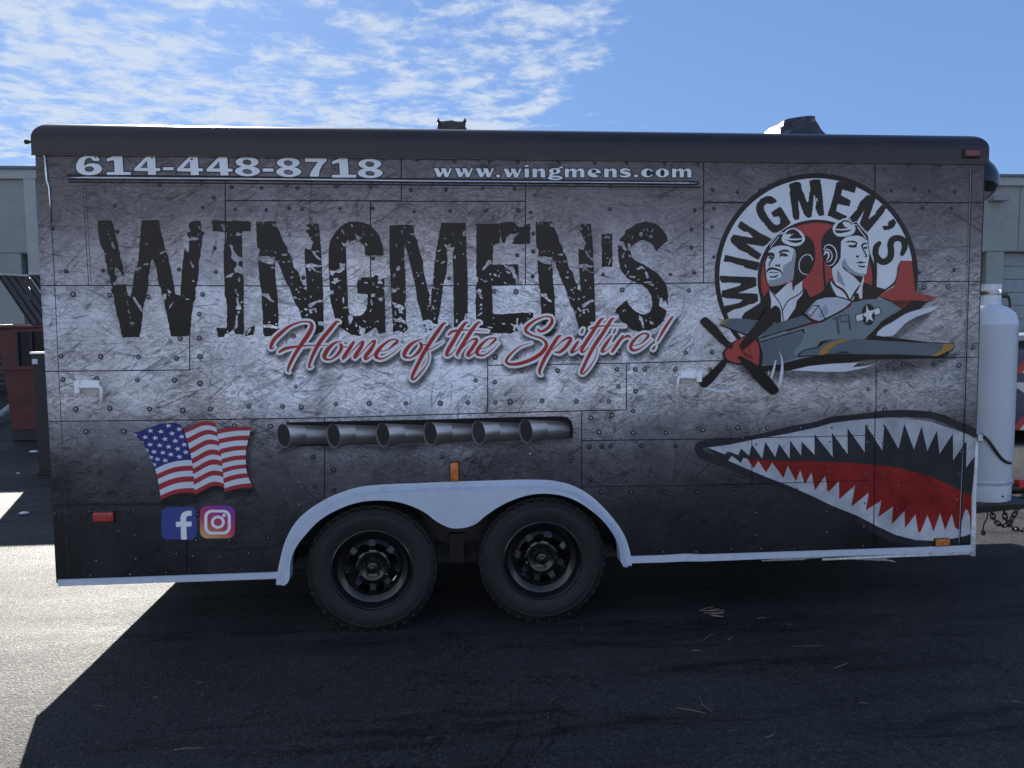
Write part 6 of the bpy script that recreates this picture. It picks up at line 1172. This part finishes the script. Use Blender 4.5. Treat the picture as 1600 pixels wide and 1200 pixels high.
# ================================================================== unseen building added behind the camera to reflect fill light onto the trailer
BB = yard('fill_building', (-2, -30, 0), 'long pale building added out of view behind the viewer to bounce sunlight', 'building')
bm = bmesh.new(); box(bm, -46, 34, -40, -26, 0, 7.0); bm_obj('fill_wall', bm, mat('pale_render', (.47, .52, .62), .85, var=.08, scale=.3), BB)
bm = bmesh.new(); box(bm, -46.2, 34.2, -40.2, -25.8, 7.01, 7.3); bm_obj('fill_coping', bm, mat('coping_cream', (.5, .47, .42), .7), BB)
for k in range(12):
    bm = bmesh.new(); box(bm, -43+6.2*k, -40+6.2*k, -25.99, -25.93, 0, 3.4); bm_obj('roller_door', bm, mat('door_blue_grey', (.12, .14, .16), .5), BB)

# ================================================================== straw and twigs on the asphalt
STR = mat('straw', (.20, .17, .12), .7, var=.3, scale=30)
def straw(u0, v0, u1, v1, label, bend=.3, w=.0016):
    x0, y0 = G(u0, v0); x1, y1 = G(u1, v1); e = bpy.data.meshes.new('straw'); bm = bmesh.new(); d = Vector((x1-x0, y1-y0, 0)); nn = Vector((-d.y, d.x, 0))*bend
    tube(bm, [(x0, y0, .003), tuple(Vector((x0, y0, .006))+d*.5+nn*.35), (x1, y1, .004)], [w, w*1.2, w*.7], 5); o = bm_obj('straw', bm, STR, smooth=True)
    tag(o, label, 'straw', 'dry straws scattered on the asphalt')
for a in ((1056, 1107, 1102, 1116, 'long pale straw at the bottom, left end of a bent pair', .05), (1093, 1090, 1114, 1116, 'bent straw just right of the long pale one', -.3), (1196, 1154, 1212, 1144, 'short curved straw lowest on the right half', -.4), (1304, 1045, 1325, 1037, 'single short straw lying far to the right', -.1), (1240, 1011, 1284, 1010, 'faint long straw lying level under the front half', .0, .0009),
          (1100, 1000, 1119, 992, 'curved straw under the twig pile', .3), (1138, 1001, 1146, 997, 'tiny straw right of the curved one', .1), (1082, 1018, 1096, 1018, 'tiny level straw left of the curved one', 0), (1184, 967, 1198, 966, 'short straw right of the twig pile', 0), (1230, 976, 1238, 978, 'tiny straw furthest right in the row by the twig pile', 0),
          (272, 1173, 318, 1170, 'long pale straw at the bottom left', .05), (240, 1090, 246, 1094, 'tiny hooked straw left of the middle', .5), (144, 1103, 168, 1105, 'thin straw near the sunlit edge', .0, .0009), (308, 1068, 318, 1068, 'tiny level straw below the left wheel', 0), (1580, 1097, 1600, 1100, 'straw cut by the right edge of the picture', .1), (1343, 1099, 1356, 1101, 'tiny straw at lower right', 0), (907, 976, 910, 985, 'upright tiny straw below the right wheel', .2), (858, 1102, 870, 1090, 'thin slanting straw at lower centre', .1, .0009)): straw(*a)
TWP = yard('twig_pile', (*G(1104, 960), 0), 'little heap of broken dry twigs lying right of the rear wheels', 'twigs')
rt_ = random.Random(5)
for k in range(9):
    u, v_ = 1104+rt_.uniform(-13, 16), 959+rt_.uniform(-4, 5); x0, y0 = G(u, v_); a = rt_.uniform(-.5, .4); L = rt_.uniform(.03, .09); bm = bmesh.new()
    tube(bm, [(x0, y0, .004+.002*k), (x0+L*math.cos(a), y0+L*math.sin(a), .006+.002*k)], .0035 if k < 4 else .0018, 5); bm_obj('twig', bm, mat('twig_brown', (.22, .17, .12), .8, var=.4, scale=30), TWP)
# small scraps of litter on the lit ground by the dumpster
LT = mat('paper_scrap', (.7, .7, .72), .6)
for u, v_, s, lb in ((52, 707, .05, 'white paper scrap nearest the metal screen'), (38, 803, .035, 'crumpled white scrap lying in the shadow band'), (28, 740, .02, 'small white speck of litter by the dumpster')):
    x, y = G(u, v_); bm = bmesh.new(); bmesh.ops.create_icosphere(bm, subdivisions=2, radius=s)
    for q in bm.verts: q.co = Vector((q.co.x*rt_.uniform(.8, 1.3)+x, q.co.y*rt_.uniform(.6, 1)+y, max(.002, q.co.z*.35*rt_.uniform(.5, 1.2)+s*.25)))
    tag(bm_obj('paper_scrap', bm, LT), lb, 'litter', 'white scraps on the asphalt')

# fine cement joints and a downspout on the warehouse wall
JM = mat('joint_dark', (.20, .20, .19), .8)
for x in (-14.5, -10.6, 16.9, 19.2, 23.5, 27.8):
    bm = bmesh.new(); box(bm, x, x+.03, BY+.012, BY+.019, 3.66, 5.56); bm_obj('wall_joint', bm, JM, BD)
bm = bmesh.new(); box(bm, BX0+.1, BX1-.1, BY+.012, BY+.018, 3.625, 3.655); bm_obj('wall_joint', bm, JM, BD)
